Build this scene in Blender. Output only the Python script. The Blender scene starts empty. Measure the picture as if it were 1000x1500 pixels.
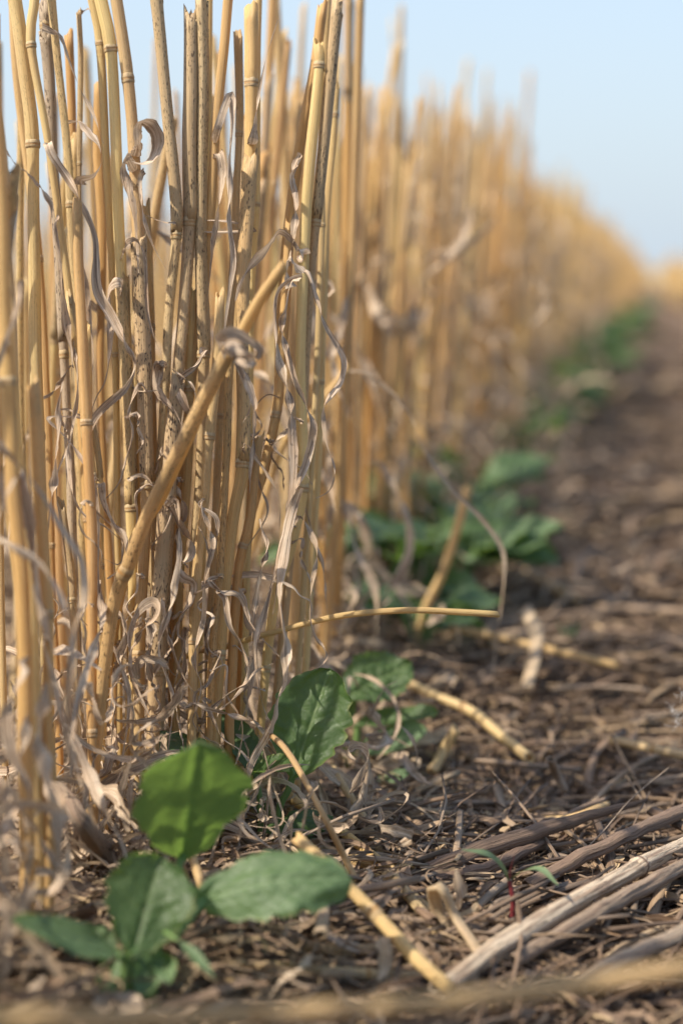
import bpy, math
import numpy as np
from mathutils import Vector

# ------------------------------------------------------------------ scene, camera, light
scene = bpy.context.scene
C = scene.collection
FPX = 2750.0                       # focal length in pixels of the 1000 x 1500 photograph
CAM = np.array([0.0, 0.0, 0.16])
TILT = math.atan(350.0 / FPX)
cd = bpy.data.cameras.new('camera')
cam = bpy.data.objects.new('camera', cd)
C.objects.link(cam)
scene.camera = cam
cam.location = CAM
cam.rotation_euler = (math.pi / 2 - TILT, 0, 0)
cd.sensor_fit = 'HORIZONTAL'
cd.sensor_width = 24.0
cd.lens = 24.0 * FPX / 1000.0
cd.clip_start = 0.01
cd.clip_end = 2000
cd.dof.use_dof = True
cd.dof.focus_distance = 0.545
cd.dof.aperture_fstop = 7.4
cd.dof.aperture_blades = 0

SUN_EL, SUN_AZ = math.radians(49), math.radians(-114)      # azimuth from +Y towards +X
sdir = Vector((math.sin(SUN_AZ) * math.cos(SUN_EL), math.cos(SUN_AZ) * math.cos(SUN_EL), math.sin(SUN_EL)))
w = bpy.data.worlds.new('World')
scene.world = w
w.use_nodes = True
nt = w.node_tree
sky = nt.nodes.new('ShaderNodeTexSky')
sky.sky_type = 'NISHITA'
sky.sun_disc = False
sky.sun_elevation = SUN_EL
sky.sun_rotation = SUN_AZ
sky.air_density = 1.0
sky.dust_density = 1.6
sky.ozone_density = 1.6
bg = nt.nodes['Background']
bg.inputs['Strength'].default_value = 0.135
# thin high haze whitens the blue, most of all low down
hz = nt.nodes.new('ShaderNodeMix'); hz.data_type = 'RGBA'
tc = nt.nodes.new('ShaderNodeTexCoord'); sx = nt.nodes.new('ShaderNodeSeparateXYZ'); mr = nt.nodes.new('ShaderNodeMapRange')
nt.links.new(tc.outputs['Generated'], sx.inputs[0]); nt.links.new(sx.outputs[2], mr.inputs['Value'])
mr.inputs['From Min'].default_value = 0.0; mr.inputs['From Max'].default_value = 0.45
mr.inputs['To Min'].default_value = 0.95; mr.inputs['To Max'].default_value = 0.12
nt.links.new(mr.outputs[0], hz.inputs['Factor']); nt.links.new(sky.outputs[0], hz.inputs[6])
hz.inputs[7].default_value = (2.35, 2.75, 3.15, 1)
nt.links.new(hz.outputs[2], bg.inputs['Color'])
sl = bpy.data.lights.new('sun', 'SUN')
sl.energy = 3.7
sl.angle = math.radians(0.6)
sl.color = (1.0, 0.91, 0.78)
so = bpy.data.objects.new('sun', sl)
C.objects.link(so)
so.location = (0, 0, 5)
so.rotation_euler = (-sdir).to_track_quat('-Z', 'Y').to_euler()
scene.view_settings.view_transform = 'Standard'
scene.view_settings.look = 'None'
scene.view_settings.exposure = 1.0
scene.view_settings.gamma = 1.0
scene.cycles.max_bounces = 8
scene.cycles.transmission_bounces = 6

# ------------------------------------------------------------------ projection helpers
FW = np.array([0, math.cos(TILT), -math.sin(TILT)])
UP = np.array([0, math.sin(TILT), math.cos(TILT)])
RT = np.array([1.0, 0, 0])
rng = np.random.default_rng(11)


def P(x, y, d):
    """world point seen at photo pixel (x, y) at axial distance d"""
    return CAM + d * (FW + RT * (x - 500) / FPX + UP * (750 - y) / FPX)


def ray(x, y):
    return FW + RT * (x - 500) / FPX + UP * (750 - y) / FPX


def low(y):
    """the ground near the lens lies a little lower than further along the row"""
    f = np.clip((0.84 - np.asarray(y, float)) / 0.26, 0, 1)
    return -0.014 * f * f * (3 - 2 * f)


def GP(x, y, h=0.0):
    """world point where the pixel's ray meets height h above the local ground level"""
    r = ray(x, y)
    p = CAM + (h - CAM[2]) / r[2] * r
    for _ in range(12):
        p = CAM + (h + float(low(p[1])) - CAM[2]) / r[2] * r
    return p


def base_at(x, d, h=-0.004):
    """ground point at photo column x and axial depth d"""
    # C.z + d*(FW.z + UP.z*v) = h
    h = h + float(low(d))
    v = ((h - CAM[2]) / d - FW[2]) / UP[2]
    return P(x, 750 - v * FPX, d)


# the drill row
_a = CAM + (-CAM[2] / ray(300, 1200)[2]) * ray(300, 1200)
RD = np.array([460 / FPX, 0, 0]) + np.array([0, math.cos(TILT) + math.sin(TILT) * 350 / FPX, 0])
RD = RD / np.linalg.norm(RD)                # along the row
RL = np.array([-RD[1], RD[0], 0])           # to the left of it


def row_pt(s, l):
    return _a + RD * s + RL * l


def depth_of(p):
    return (p - CAM) @ FW


def px_of(p):
    q = p - CAM
    d = q @ FW
    return 500 + FPX * (q @ RT) / d, 750 - FPX * (q @ UP) / d, d


# ------------------------------------------------------------------ noise
def hash2(ix, iy, seed=0):
    n = (ix * 374761393 + iy * 668265263 + seed * 2147483647) & 0xFFFFFFFF
    n = ((n ^ (n >> 13)) * 1274126177) & 0xFFFFFFFF
    return ((n ^ (n >> 16)) & 0xFFFF) / 65535.0


def vnoise(x, y, seed=0):
    x = np.asarray(x, float); y = np.asarray(y, float)
    ix = np.floor(x).astype(np.int64); iy = np.floor(y).astype(np.int64)
    fx = x - ix; fy = y - iy
    fx = fx * fx * (3 - 2 * fx); fy = fy * fy * (3 - 2 * fy)
    a = hash2(ix, iy, seed); b = hash2(ix + 1, iy, seed)
    c = hash2(ix, iy + 1, seed); d = hash2(ix + 1, iy + 1, seed)
    return (a * (1 - fx) + b * fx) * (1 - fy) + (c * (1 - fx) + d * fx) * fy - 0.5


def ground_h(x, y):
    x = np.asarray(x, float); y = np.asarray(y, float)
    r = np.hypot(x, y - 0.5)
    near = np.clip(1.5 - r / 4.0, 0.0, 1.0)
    h = 0.016 * vnoise(x / .11, y / .11, 1) + 0.008 * vnoise(x / .035, y / .035, 2) + 0.004 * vnoise(x / .011, y / .011, 3)
    l = (x - _a[0]) * RL[0] + (y - _a[1]) * RL[1]
    h = h + 0.006 * np.exp(-(l / .08) ** 2)
    # the bare inter-row rises a little away from the row
    h = h + 0.010 * np.clip((-l - 0.10) / .15, 0, 1)
    dip = 0.004 * np.exp(-((y - .41) / .06) ** 2 - ((x + .04) / .10) ** 2)
    return h * near - 0.011 - dip + low(y)


# ------------------------------------------------------------------ mesh builder (everything is quad grids)
class MB:
    def __init__(s):
        s.v = []; s.f = []; s.uv = []; s.t = []; s.n = 0

    def grid(s, P3, UV, T, wrap=False):
        """P3 (..., K, M, 3): one or many grids; UV (..., K, M, 2); T (..., K, M, 3)"""
        P3 = np.asarray(P3, float)
        if P3.ndim == 3:
            P3 = P3[None]
        N, K, M, _ = P3.shape
        UV = np.broadcast_to(UV, (N, K, M, 2)); T = np.broadcast_to(T, (N, K, M, 3))
        idx = s.n + np.arange(N * K * M).reshape(N, K, M)
        if wrap:
            nx = np.roll(idx, -1, axis=2); a, b = idx, nx
        else:
            a, b = idx[:, :, :-1], idx[:, :, 1:]
        q = np.stack([a[:, :-1], b[:, :-1], b[:, 1:], a[:, 1:]], -1).reshape(-1, 4)
        s.v.append(P3.reshape(-1, 3)); s.uv.append(UV.reshape(-1, 2)); s.t.append(T.reshape(-1, 3))
        s.f.append(q); s.n += N * K * M
        return s

    def build(s, name, mat, parent=None, origin=None, mat2=None):
        v = np.concatenate(s.v); f = np.concatenate(s.f); uv = np.concatenate(s.uv); t = np.concatenate(s.t)
        if parent is not None:
            origin = np.array(parent.location)
        if origin is None:
            origin = np.zeros(3)
        v = (v - origin).astype(np.float32)
        me = bpy.data.meshes.new(name)
        me.vertices.add(len(v)); me.vertices.foreach_set('co', v.ravel())
        me.loops.add(f.size); me.loops.foreach_set('vertex_index', f.ravel().astype(np.int32))
        me.polygons.add(len(f))
        me.polygons.foreach_set('loop_start', np.arange(0, f.size, 4, dtype=np.int32))
        me.polygons.foreach_set('use_smooth', np.ones(len(f), bool))
        ul = me.uv_layers.new(name='UVMap')
        ul.data.foreach_set('uv', uv[f.ravel()].astype(np.float32).ravel())
        ca = me.color_attributes.new('tone', 'FLOAT_COLOR', 'POINT')
        ca.data.foreach_set('color', np.c_[t, np.ones(len(t))].astype(np.float32).ravel())
        me.update(calc_edges=True)
        me.materials.append(mat)
        o = bpy.data.objects.new(name, me)
        C.objects.link(o)
        if parent is not None:
            o.parent = parent
        else:
            o.location = origin
        return o


def tag(o, label=None, cat=None, group=None, kind=None):
    if label: o['label'] = label
    if cat: o['category'] = cat
    if group: o['group'] = group
    if kind: o['kind'] = kind
    return o


def empty(name, loc):
    o = bpy.data.objects.new(name, None)
    o.empty_display_size = 0.01
    o.location = loc
    C.objects.link(o)
    return o


def crom(pts, n):
    """centripetal-ish Catmull-Rom through pts, resampled evenly to n points"""
    p = np.asarray(pts, float)
    if len(p) == 2:
        return p[0] + (p[1] - p[0]) * np.linspace(0, 1, n)[:, None]
    q = np.vstack([2 * p[0] - p[1], p, 2 * p[-1] - p[-2]])
    out = []
    t = np.linspace(0, 1, 14, endpoint=False)[:, None]
    for i in range(len(p) - 1):
        a, b, c, d = q[i:i + 4]
        out.append(0.5 * ((2 * b) + (-a + c) * t + (2 * a - 5 * b + 4 * c - d) * t ** 2 + (-a + 3 * b - 3 * c + d) * t ** 3))
    out = np.vstack(out + [p[-1:]])
    L = np.r_[0, np.cumsum(np.linalg.norm(np.diff(out, axis=0), axis=1))]
    s = np.linspace(0, L[-1], n)
    return np.stack([np.interp(s, L, out[:, k]) for k in range(3)], 1)


def frames(c):
    """parallel-transport frames"""
    T = np.gradient(c, axis=0)
    T /= np.linalg.norm(T, axis=1)[:, None] + 1e-12
    ref = np.array([0, -1.0, 0.05])
    if abs(T[0] @ ref) > .9:
        ref = np.array([0, 0, 1.0])
    a = np.cross(T[0], ref); a /= np.linalg.norm(a)
    A = [a]
    for i in range(1, len(c)):
        a = A[-1] - T[i] * (A[-1] @ T[i])
        a /= np.linalg.norm(a) + 1e-12
        A.append(a)
    A = np.array(A)
    return T, A, np.cross(T, A)


def arclen(c):
    return np.r_[0, np.cumsum(np.linalg.norm(np.diff(c, axis=0), axis=1))]


def tube(mb, c, r, tone, M=14, seam=0.0, hollow=True, end_hollow=False, jag=0.0, seed=0, ribs=0.02, flat=0.0, rough=0.0):
    """hollow straw along centreline c (first point = cut top end); r scalar or array"""
    rr = np.random.default_rng(seed)
    K = len(c)
    r = np.broadcast_to(np.asarray(r, float), (K,)).copy()
    T, A, B = frames(c)
    th = np.linspace(0, 2 * np.pi, M, endpoint=False)
    rot = rr.uniform(0, 6.28)
    prof = 1 + ribs * np.sin(th * 5 + rot) + ribs * .7 * np.sin(th * 3 + rot * 2)
    if seam:
        prof = prof + seam * (((th / (2 * np.pi) + rot / 6.28) % 1.0) - .5)
    ca = np.cos(th) * prof * (1 + flat); sa = np.sin(th) * prof * (1 - flat)
    R = c[:, None, :] + r[:, None, None] * (ca[None, :, None] * A[:, None, :] + sa[None, :, None] * B[:, None, :])
    L = arclen(c)
    V = np.broadcast_to(L[:, None], (K, M)).copy() + rr.uniform(0, 5)
    if rough:
        tx = np.cos(th)[None, :] * 2.6 + 9 + L[:, None] / .05; ty = np.sin(th)[None, :] * 2.6 + L[:, None] / .016
        ridge = np.abs(np.sin(th * 6 + .5 * vnoise(L / .02, L * 0, seed)[:, None])) - .5
        dn = vnoise(tx, ty, seed) + .7 * vnoise(tx * 2.3, ty * 2.6, seed + 1) + .35 * ridge
        dn = dn + .5 * np.where(vnoise(tx * 1.1, ty * .55, seed + 2) > .08, .35, 0)
        R = c[:, None, :] + (R - c[:, None, :]) * (1 + rough * dn)[..., None]
    if jag:
        j = rr.uniform(-jag, jag, M) + jag * 1.5 * np.sin(th + rr.uniform(0, 6.28))
        R[0] += -T[0] * j[:, None]
    rows = [R]; vs = [V]
    def cap(i, sgn, hol):
        ctr = c[i]
        if hol:
            inner = R[i] + (ctr - R[i]) * 0.24
            deep = inner - sgn * T[i] * min(0.008, L[-1] * .2)
            end = ctr + (deep - ctr) * .001 - sgn * T[i] * min(0.008, L[-1] * .2)
            return [inner, deep, end]
        return [ctr + (R[i] - ctr) * .02]
    top = cap(0, -1, hollow)
    bot = cap(K - 1, 1, end_hollow)
    allr = np.concatenate([np.array(top[::-1]), R, np.array(bot)])
    allv = np.concatenate([np.repeat(V[:1], len(top), 0), V, np.repeat(V[-1:], len(bot), 0)])
    U = np.broadcast_to(th / (2 * np.pi), allv.shape)
    # mirrored u so that the texture meets itself at the back
    U = np.abs(U * 2 - 1)
    tn = np.asarray(tone, float)
    if tn.ndim == 2:
        tn = np.concatenate([np.repeat(tn[:1], len(top), 0), tn, np.repeat(tn[-1:], len(bot), 0)])[:, None, :]
    mb.grid(allr, np.stack([U, allv], -1), tn, wrap=True)
    return mb


def ribbon(mb, c, width, turns=0.6, phase=None, tone=(.3, .5, .3), M=7, fold=0.5, seed=0, crinkle=1.0, taper=(.25, .12)):
    rr = np.random.default_rng(seed)
    K = len(c)
    T, A, B = frames(c)
    t = np.linspace(0, 1, K)
    if phase is None:
        phase = rr.uniform(-.5, .5)
    # twist comes in bursts, not evenly
    tw = np.cumsum(np.clip(rr.normal(1, 1.3, 12), 0, None)); tw = np.interp(t, np.linspace(0, 1, 12), tw / tw[-1])
    phi = phase + turns * 2 * np.pi * tw + .35 * np.sin(t * 9 + rr.uniform(0, 6)) * crinkle
    # start facing the viewer's side
    f0 = math.atan2(-(B[0] @ RT) * 1.0, (A[0] @ RT))
    phi = phi + f0
    S = np.cos(phi)[:, None] * A + np.sin(phi)[:, None] * B
    N = -np.sin(phi)[:, None] * A + np.cos(phi)[:, None] * B
    wv = width * np.minimum(1, taper[1] + (1 - taper[1]) * ((1 - t) / .35)) * np.minimum(1, taper[0] + (1 - taper[0]) * t / .12)
    wv = wv * (1 + .22 * np.interp(t, np.linspace(0, 1, 14), rr.normal(0, 1, 14)) * crinkle)
    s = np.linspace(-1, 1, M)
    fl = fold * (1 + .5 * np.sin(t * 7 + rr.uniform(0, 6)))
    wx = np.sin(s[None, :] * fl[:, None] * 1.4) / (1.4 * np.clip(fl[:, None], .2, None)) 
    nz = (1 - np.cos(s[None, :] * fl[:, None] * 1.6)) * .55
    edge = np.interp(t, np.linspace(0, 1, 40), rr.normal(0, 1, 40))
    e2 = np.interp(t, np.linspace(0, 1, 40), rr.normal(0, 1, 40))
    wob = .10 * crinkle * (np.outer(edge, np.maximum(s, 0)) + np.outer(e2, np.maximum(-s, 0)))
    nz = nz + wob + .05 * np.sin(s * 9)[None, :] * crinkle
    R = c[:, None, :] + (wv / 2)[:, None, None] * (wx[..., None] * S[:, None, :] + nz[..., None] * N[:, None, :])
    L = arclen(c) + rr.uniform(0, 5)
    U = np.broadcast_to((s * .5 + .5) * width / .006, (K, M))
    mb.grid(R, np.stack([U, np.broadcast_to(L[:, None], (K, M))], -1), np.asarray(tone, float))
    return mb


# ------------------------------------------------------------------ materials
def newmat(name):
    m = bpy.data.materials.new(name)
    m.use_nodes = True
    t = m.node_tree
    t.nodes.clear()
    return m, t


def nd(t, typ, **kw):
    n = t.nodes.new(typ)
    for k, v in kw.items():
        if k in n.inputs:
            n.inputs[k].default_value = v
        else:
            setattr(n, k, v)
    return n


def lk(t, a, b):
    t.links.new(a, b)


def mixc(t, fac, a, b, typ='MIX'):
    n = t.nodes.new('ShaderNodeMix'); n.data_type = 'RGBA'; n.blend_type = typ
    for sock, val in ((n.inputs['Factor'], fac), (n.inputs[6], a), (n.inputs[7], b)):
        if isinstance(val, (tuple, list)):
            sock.default_value = (*val, 1) if len(val) == 3 else val
        elif isinstance(val, (int, float)):
            sock.default_value = val
        else:
            lk(t, val, sock)
    return n.outputs[2]


def math_(t, op, a, b=None, clamp=False):
    n = t.nodes.new('ShaderNodeMath'); n.operation = op; n.use_clamp = clamp
    for i, v in enumerate((a, b)):
        if v is None: continue
        if isinstance(v, (int, float)): n.inputs[i].default_value = v
        else: lk(t, v, n.inputs[i])
    return n.outputs[0]


def ramp(t, fac, stops):
    n = t.nodes.new('ShaderNodeMapRange')
    n.inputs['From Min'].default_value = stops[0]; n.inputs['From Max'].default_value = stops[1]
    lk(t, fac, n.inputs['Value'])
    return n.outputs[0]


def uvnoise(t, su, sv, scale=1.0, detail=2.0, rough=.5, w=None):
    uv = nd(t, 'ShaderNodeUVMap')
    mp = nd(t, 'ShaderNodeVectorMath', operation='MULTIPLY')
    lk(t, uv.outputs[0], mp.inputs[0]); mp.inputs[1].default_value = (su, sv, 0)
    if w is not None:
        ad = nd(t, 'ShaderNodeVectorMath', operation='ADD')
        cb = nd(t, 'ShaderNodeCombineXYZ')
        lk(t, w, cb.inputs[2]); lk(t, mp.outputs[0], ad.inputs[0]); lk(t, cb.outputs[0], ad.inputs[1])
        mp = ad
    n = nd(t, 'ShaderNodeTexNoise', Scale=scale, Detail=detail, Roughness=rough)
    lk(t, mp.outputs[0], n.inputs['Vector'])
    return n.outputs[0]


def surface(t, col, rough, bump=None, bstr=.3, bdist=.0002, trans=0.0, tcol=None, spec=.35, coat=0):
    out = nd(t, 'ShaderNodeOutputMaterial')
    b = nd(t, 'ShaderNodeBsdfPrincipled')
    b.inputs['Specular IOR Level'].default_value = spec
    if isinstance(rough, float): b.inputs['Roughness'].default_value = rough
    else: lk(t, rough, b.inputs['Roughness'])
    lk(t, col, b.inputs['Base Color'])
    nrm = None
    if bump is not None:
        bn = nd(t, 'ShaderNodeBump', Strength=bstr, Distance=bdist)
        lk(t, bump, bn.inputs['Height']); lk(t, bn.outputs[0], b.inputs['Normal']); nrm = bn.outputs[0]
    if trans > 0:
        tr = nd(t, 'ShaderNodeBsdfTranslucent')
        lk(t, tcol if tcol is not None else col, tr.inputs['Color'])
        if nrm is not None: lk(t, nrm, tr.inputs['Normal'])
        mx = nd(t, 'ShaderNodeMixShader'); mx.inputs[0].default_value = trans
        lk(t, b.outputs[0], mx.inputs[1]); lk(t, tr.outputs[0], mx.inputs[2])
        lk(t, mx.outputs[0], out.inputs['Surface'])
    else:
        lk(t, b.outputs[0], out.inputs['Surface'])
    return b


def straw_material():
    m, t = newmat('dry_straw')
    at = nd(t, 'ShaderNodeAttribute', attribute_name='tone')
    sp = nd(t, 'ShaderNodeSeparateColor'); lk(t, at.outputs['Color'], sp.inputs[0])
    r, g, b = sp.outputs
    w = math_(t, 'MULTIPLY', r, 37.0)
    fib = uvnoise(t, 26, 14, 1, 4, .65, w)
    fine = uvnoise(t, 70, 30, 1, 3, .7, w)
    lng = uvnoise(t, 1.2, 22, 1, 3, .6, w)
    c = mixc(t, r, (.97, .79, .36), (.76, .41, .115))
    c = mixc(t, math_(t, 'MULTIPLY', ramp(t, lng, (.40, .68)), .6), c, (.68, .42, .165))
    c = mixc(t, g, c, (.62, .50, .36))
    c = mixc(t, math_(t, 'MULTIPLY', ramp(t, fib, (.50, .76)), .65), c, (.82, .66, .39))
    c = mixc(t, math_(t, 'MULTIPLY', ramp(t, fib, (.48, .28)), .62), c, (.44, .27, .12))
    c = mixc(t, ramp(t, fine, (.25, .75)), mixc(t, 1.0, c, (.78, .74, .68), 'MULTIPLY'), mixc(t, 1.0, c, (1.1, 1.1, 1.12), 'MULTIPLY'))
    # mould flecks: elongated dark spots, clustered
    s1 = uvnoise(t, 16, 620, 1, 1.5, .6, w)
    s2 = uvnoise(t, 2, 45, 1, 2, .5, w)
    spot = math_(t, 'MULTIPLY', ramp(t, s1, (.57, .63)), ramp(t, s2, (.38, .55)), True)
    spot = math_(t, 'MULTIPLY', spot, b, True)
    c = mixc(t, math_(t, 'MULTIPLY', spot, .9), c, (.06, .032, .02))
    smear = math_(t, 'MULTIPLY', math_(t, 'MULTIPLY', ramp(t, uvnoise(t, 3, 60, 1, 4, .7, w), (.54, .74)), b), .4, True)
    c = mixc(t, smear, c, (.20, .14, .095))
    surface(t, c, .45, fib, .9, .0003, .38, None, .35)
    return m


def leaf_dry_material():
    m, t = newmat('dry_leaf')
    at = nd(t, 'ShaderNodeAttribute', attribute_name='tone')
    sp = nd(t, 'ShaderNodeSeparateColor'); lk(t, at.outputs['Color'], sp.inputs[0])
    r, g, b = sp.outputs
    w = math_(t, 'MULTIPLY', r, 53.0)
    fib = uvnoise(t, 9, 30, 1, 4, .7, w)
    fine = uvnoise(t, 22, 60, 1, 2, .6, w)
    big = uvnoise(t, 1.0, 70, 1, 3, .6, w)
    c = mixc(t, g, (.60, .46, .30), (.60, .475, .34))
    c = mixc(t, ramp(t, big, (.36, .70)), c, (.46, .31, .185))
    c = mixc(t, math_(t, 'MULTIPLY', ramp(t, fib, (.50, .66)), .6), c, (.80, .69, .56))
    c = mixc(t, math_(t, 'MULTIPLY', ramp(t, fib, (.50, .34)), .9), c, (.13, .085, .06))
    c = mixc(t, math_(t, 'MULTIPLY', ramp(t, fine, (.50, .32)), .6), c, (.16, .11, .08))
    c = mixc(t, math_(t, 'MULTIPLY', math_(t, 'MULTIPLY', ramp(t, uvnoise(t, 8, 420, 1, 2, .6, w), (.58, .66)), b), .75), c, (.10, .07, .055))
    c = mixc(t, math_(t, 'MULTIPLY', math_(t, 'SUBTRACT', 1.0, ramp(t, r, (0, .5))), .35), c, (.20, .14, .10))
    surface(t, c, .6, math_(t, 'ADD', fib, math_(t, 'MULTIPLY', fine, .5)), .9, .0003, .24, None, .25)
    return m


def litter_material():
    """weathered crop residue: per-piece tone from straw tan to dark rotten brown"""
    m, t = newmat('weathered_residue')
    at = nd(t, 'ShaderNodeAttribute', attribute_name='tone')
    sp = nd(t, 'ShaderNodeSeparateColor'); lk(t, at.outputs['Color'], sp.inputs[0])
    r, g, b = sp.outputs
    w = math_(t, 'MULTIPLY', r, 91.0)
    fib = uvnoise(t, 12, 22, 1, 4, .7, w)
    big = uvnoise(t, 1.5, 60, 1, 3, .6, w)
    c = mixc(t, ramp(t, r, (0.0, .5)), (.065, .038, .024), (.25, .158, .095))
    c = mixc(t, ramp(t, r, (.5, 1.0)), c, (.56, .40, .22))
    c = mixc(t, math_(t, 'MULTIPLY', g, .8), c, (.37, .29, .21))
    c = mixc(t, math_(t, 'MULTIPLY', ramp(t, big, (.45, .72)), .55), c, (.13, .08, .055))
    c = mixc(t, math_(t, 'MULTIPLY', ramp(t, fib, (.48, .76)), .5), c, (.46, .37, .27))
    c = mixc(t, math_(t, 'MULTIPLY', ramp(t, fib, (.48, .28)), .65), c, (.055, .035, .025))
    surface(t, c, .7, fib, .8, .0003, .08, None, .22)
    return m


def stalk_material():
    m, t = newmat('bleached_stalk')
    co = nd(t, 'ShaderNodeTexCoord')
    at = nd(t, 'ShaderNodeAttribute', attribute_name='tone')
    sp = nd(t, 'ShaderNodeSeparateColor'); lk(t, at.outputs['Color'], sp.inputs[0])
    fib = uvnoise(t, 9, 28, 1, 5, .7)
    pat = uvnoise(t, 6, 42, 1, 6, .7)
    pit = uvnoise(t, 14, 150, 1, 3, .6)
    c = mixc(t, sp.outputs[0], (.60, .48, .34), (.19, .125, .085))
    c = mixc(t, math_(t, 'MULTIPLY', ramp(t, pat, (.48, .56)), .8), c, (.24, .16, .11))
    c = mixc(t, math_(t, 'MULTIPLY', ramp(t, fib, (.46, .30)), .7), c, (.13, .085, .06))
    c = mixc(t, math_(t, 'MULTIPLY', ramp(t, pit, (.60, .66)), .8), c, (.06, .04, .03))
    surface(t, c, .65, math_(t, 'ADD', fib, math_(t, 'MULTIPLY', pat, 1.2)), 1.0, .0009, 0, None, .25)
    return m


def green_material(name='green_leaf', base=(.040, .080, .022), light=(.085, .145, .05), vein=(.20, .27, .11), tcol=(.24, .38, .07), trans=.42):
    m, t = newmat(name)
    at = nd(t, 'ShaderNodeAttribute', attribute_name='tone')
    sp = nd(t, 'ShaderNodeSeparateColor'); lk(t, at.outputs['Color'], sp.inputs[0])
    r, g, b = sp.outputs
    mot = uvnoise(t, 1, 1, 7, 5, .6, math_(t, 'MULTIPLY', g, 17.0))
    cell = nd(t, 'ShaderNodeTexVoronoi', Scale=46.0, feature='DISTANCE_TO_EDGE')
    uv = nd(t, 'ShaderNodeUVMap'); lk(t, uv.outputs[0], cell.inputs['Vector'])
    net = ramp(t, cell.outputs['Distance'], (.10, 0.0))
    c = mixc(t, math_(t, 'MULTIPLY', ramp(t, mot, (.35, .70)), .6), base, light)
    c = mixc(t, math_(t, 'MULTIPLY', net, .18), c, vein)
    c = mixc(t, g, c, light)
    c = mixc(t, math_(t, 'MULTIPLY', r, .85), c, vein)
    c = mixc(t, math_(t, 'MULTIPLY', math_(t, 'MULTIPLY', ramp(t, b, (.90, 1.0)), ramp(t, mot, (.4, .6)), True), .6), c, (.27, .25, .08))
    # insect nibbles and pale dust flecks
    fl = uvnoise(t, 1, 1, 60, 2, .6, g)
    c = mixc(t, math_(t, 'MULTIPLY', ramp(t, fl, (.66, .74)), .35), c, (.30, .33, .22))
    tc = mixc(t, math_(t, 'MULTIPLY', r, .55), tcol, (.10, .22, .02))
    tc = mixc(t, math_(t, 'MULTIPLY', net, .3), tc, (.10, .24, .02))
    h = math_(t, 'SUBTRACT', mot, math_(t, 'MULTIPLY', net, .3))
    surface(t, c, .44, h, .35, .0008, trans, tc, .45)
    return m


def stem_green_material():
    m, t = newmat('green_stem')
    n = uvnoise(t, 8, 60, 1, 3, .6)
    c = mixc(t, n, (.10, .19, .05), (.20, .29, .10))
    surface(t, c, .45, n, .3, .0003, .2, None, .4)
    return m


def simple_mat(name, a, b, trans=0.1, su=8, sv=80):
    m, t = newmat(name)
    n = uvnoise(t, su, sv, 1, 3, .6)
    c = mixc(t, n, a, b)
    surface(t, c, .5, n, .3, .0003, trans, None, .35)
    return m


def soil_material():
    m, t = newmat('soil')
    co = nd(t, 'ShaderNodeTexCoord')
    n1 = nd(t, 'ShaderNodeTexNoise', Scale=9.0, Detail=8.0, Roughness=.65)
    n2 = nd(t, 'ShaderNodeTexNoise', Scale=140.0, Detail=6.0, Roughness=.7)
    n3 = nd(t, 'ShaderNodeTexNoise', Scale=900.0, Detail=3.0, Roughness=.7)
    mp = nd(t, 'ShaderNodeVectorMath', operation='MULTIPLY')
    mp.inputs[1].default_value = (1, 1, 1)
    lk(t, co.outputs['Object'], mp.inputs[0])
    for n in (n1, n2, n3): lk(t, mp.outputs[0], n.inputs['Vector'])
    # residue straw flecks seen from afar
    mp2 = nd(t, 'ShaderNodeMapping'); mp2.inputs['Scale'].default_value = (34, 9, 10); mp2.inputs['Rotation'].default_value = (0, 0, .7)
    lk(t, co.outputs['Object'], mp2.inputs['Vector'])
    n4 = nd(t, 'ShaderNodeTexNoise', Scale=1.0, Detail=6.0, Roughness=.75); lk(t, mp2.outputs[0], n4.inputs['Vector'])
    c = mixc(t, ramp(t, n2.outputs[0], (.35, .7)), (.035, .022, .016), (.095, .06, .045))
    c = mixc(t, math_(t, 'MULTIPLY', ramp(t, n3.outputs[0], (.55, .75)), .5), c, (.16, .11, .085))
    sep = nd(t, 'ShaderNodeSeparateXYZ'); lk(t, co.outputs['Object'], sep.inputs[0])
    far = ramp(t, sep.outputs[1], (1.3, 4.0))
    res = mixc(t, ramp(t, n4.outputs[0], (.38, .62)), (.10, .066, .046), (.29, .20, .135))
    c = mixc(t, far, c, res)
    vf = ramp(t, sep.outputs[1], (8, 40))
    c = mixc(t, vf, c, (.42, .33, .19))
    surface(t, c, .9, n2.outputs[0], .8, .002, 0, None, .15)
    return m


M_STRAW = straw_material()
M_DRY = leaf_dry_material()
M_LIT = litter_material()
M_STALK = stalk_material()
M_GREEN = green_material()
M_GREEN2 = green_material('young_green_leaf', (.070, .125, .048), (.13, .20, .09), (.24, .32, .17), (.26, .42, .06), .34)
M_GSTEM = stem_green_material()
M_RED = simple_mat('red_stem', (.09, .012, .015), (.20, .03, .03))
M_SOIL = soil_material()
M_FLUFF = simple_mat('white_fluff', (.7, .68, .64), (.85, .83, .8), .3)
M_HILL = simple_mat('hill_cover', (.10, .13, .06), (.25, .24, .13), 0, .02, .02)

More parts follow.
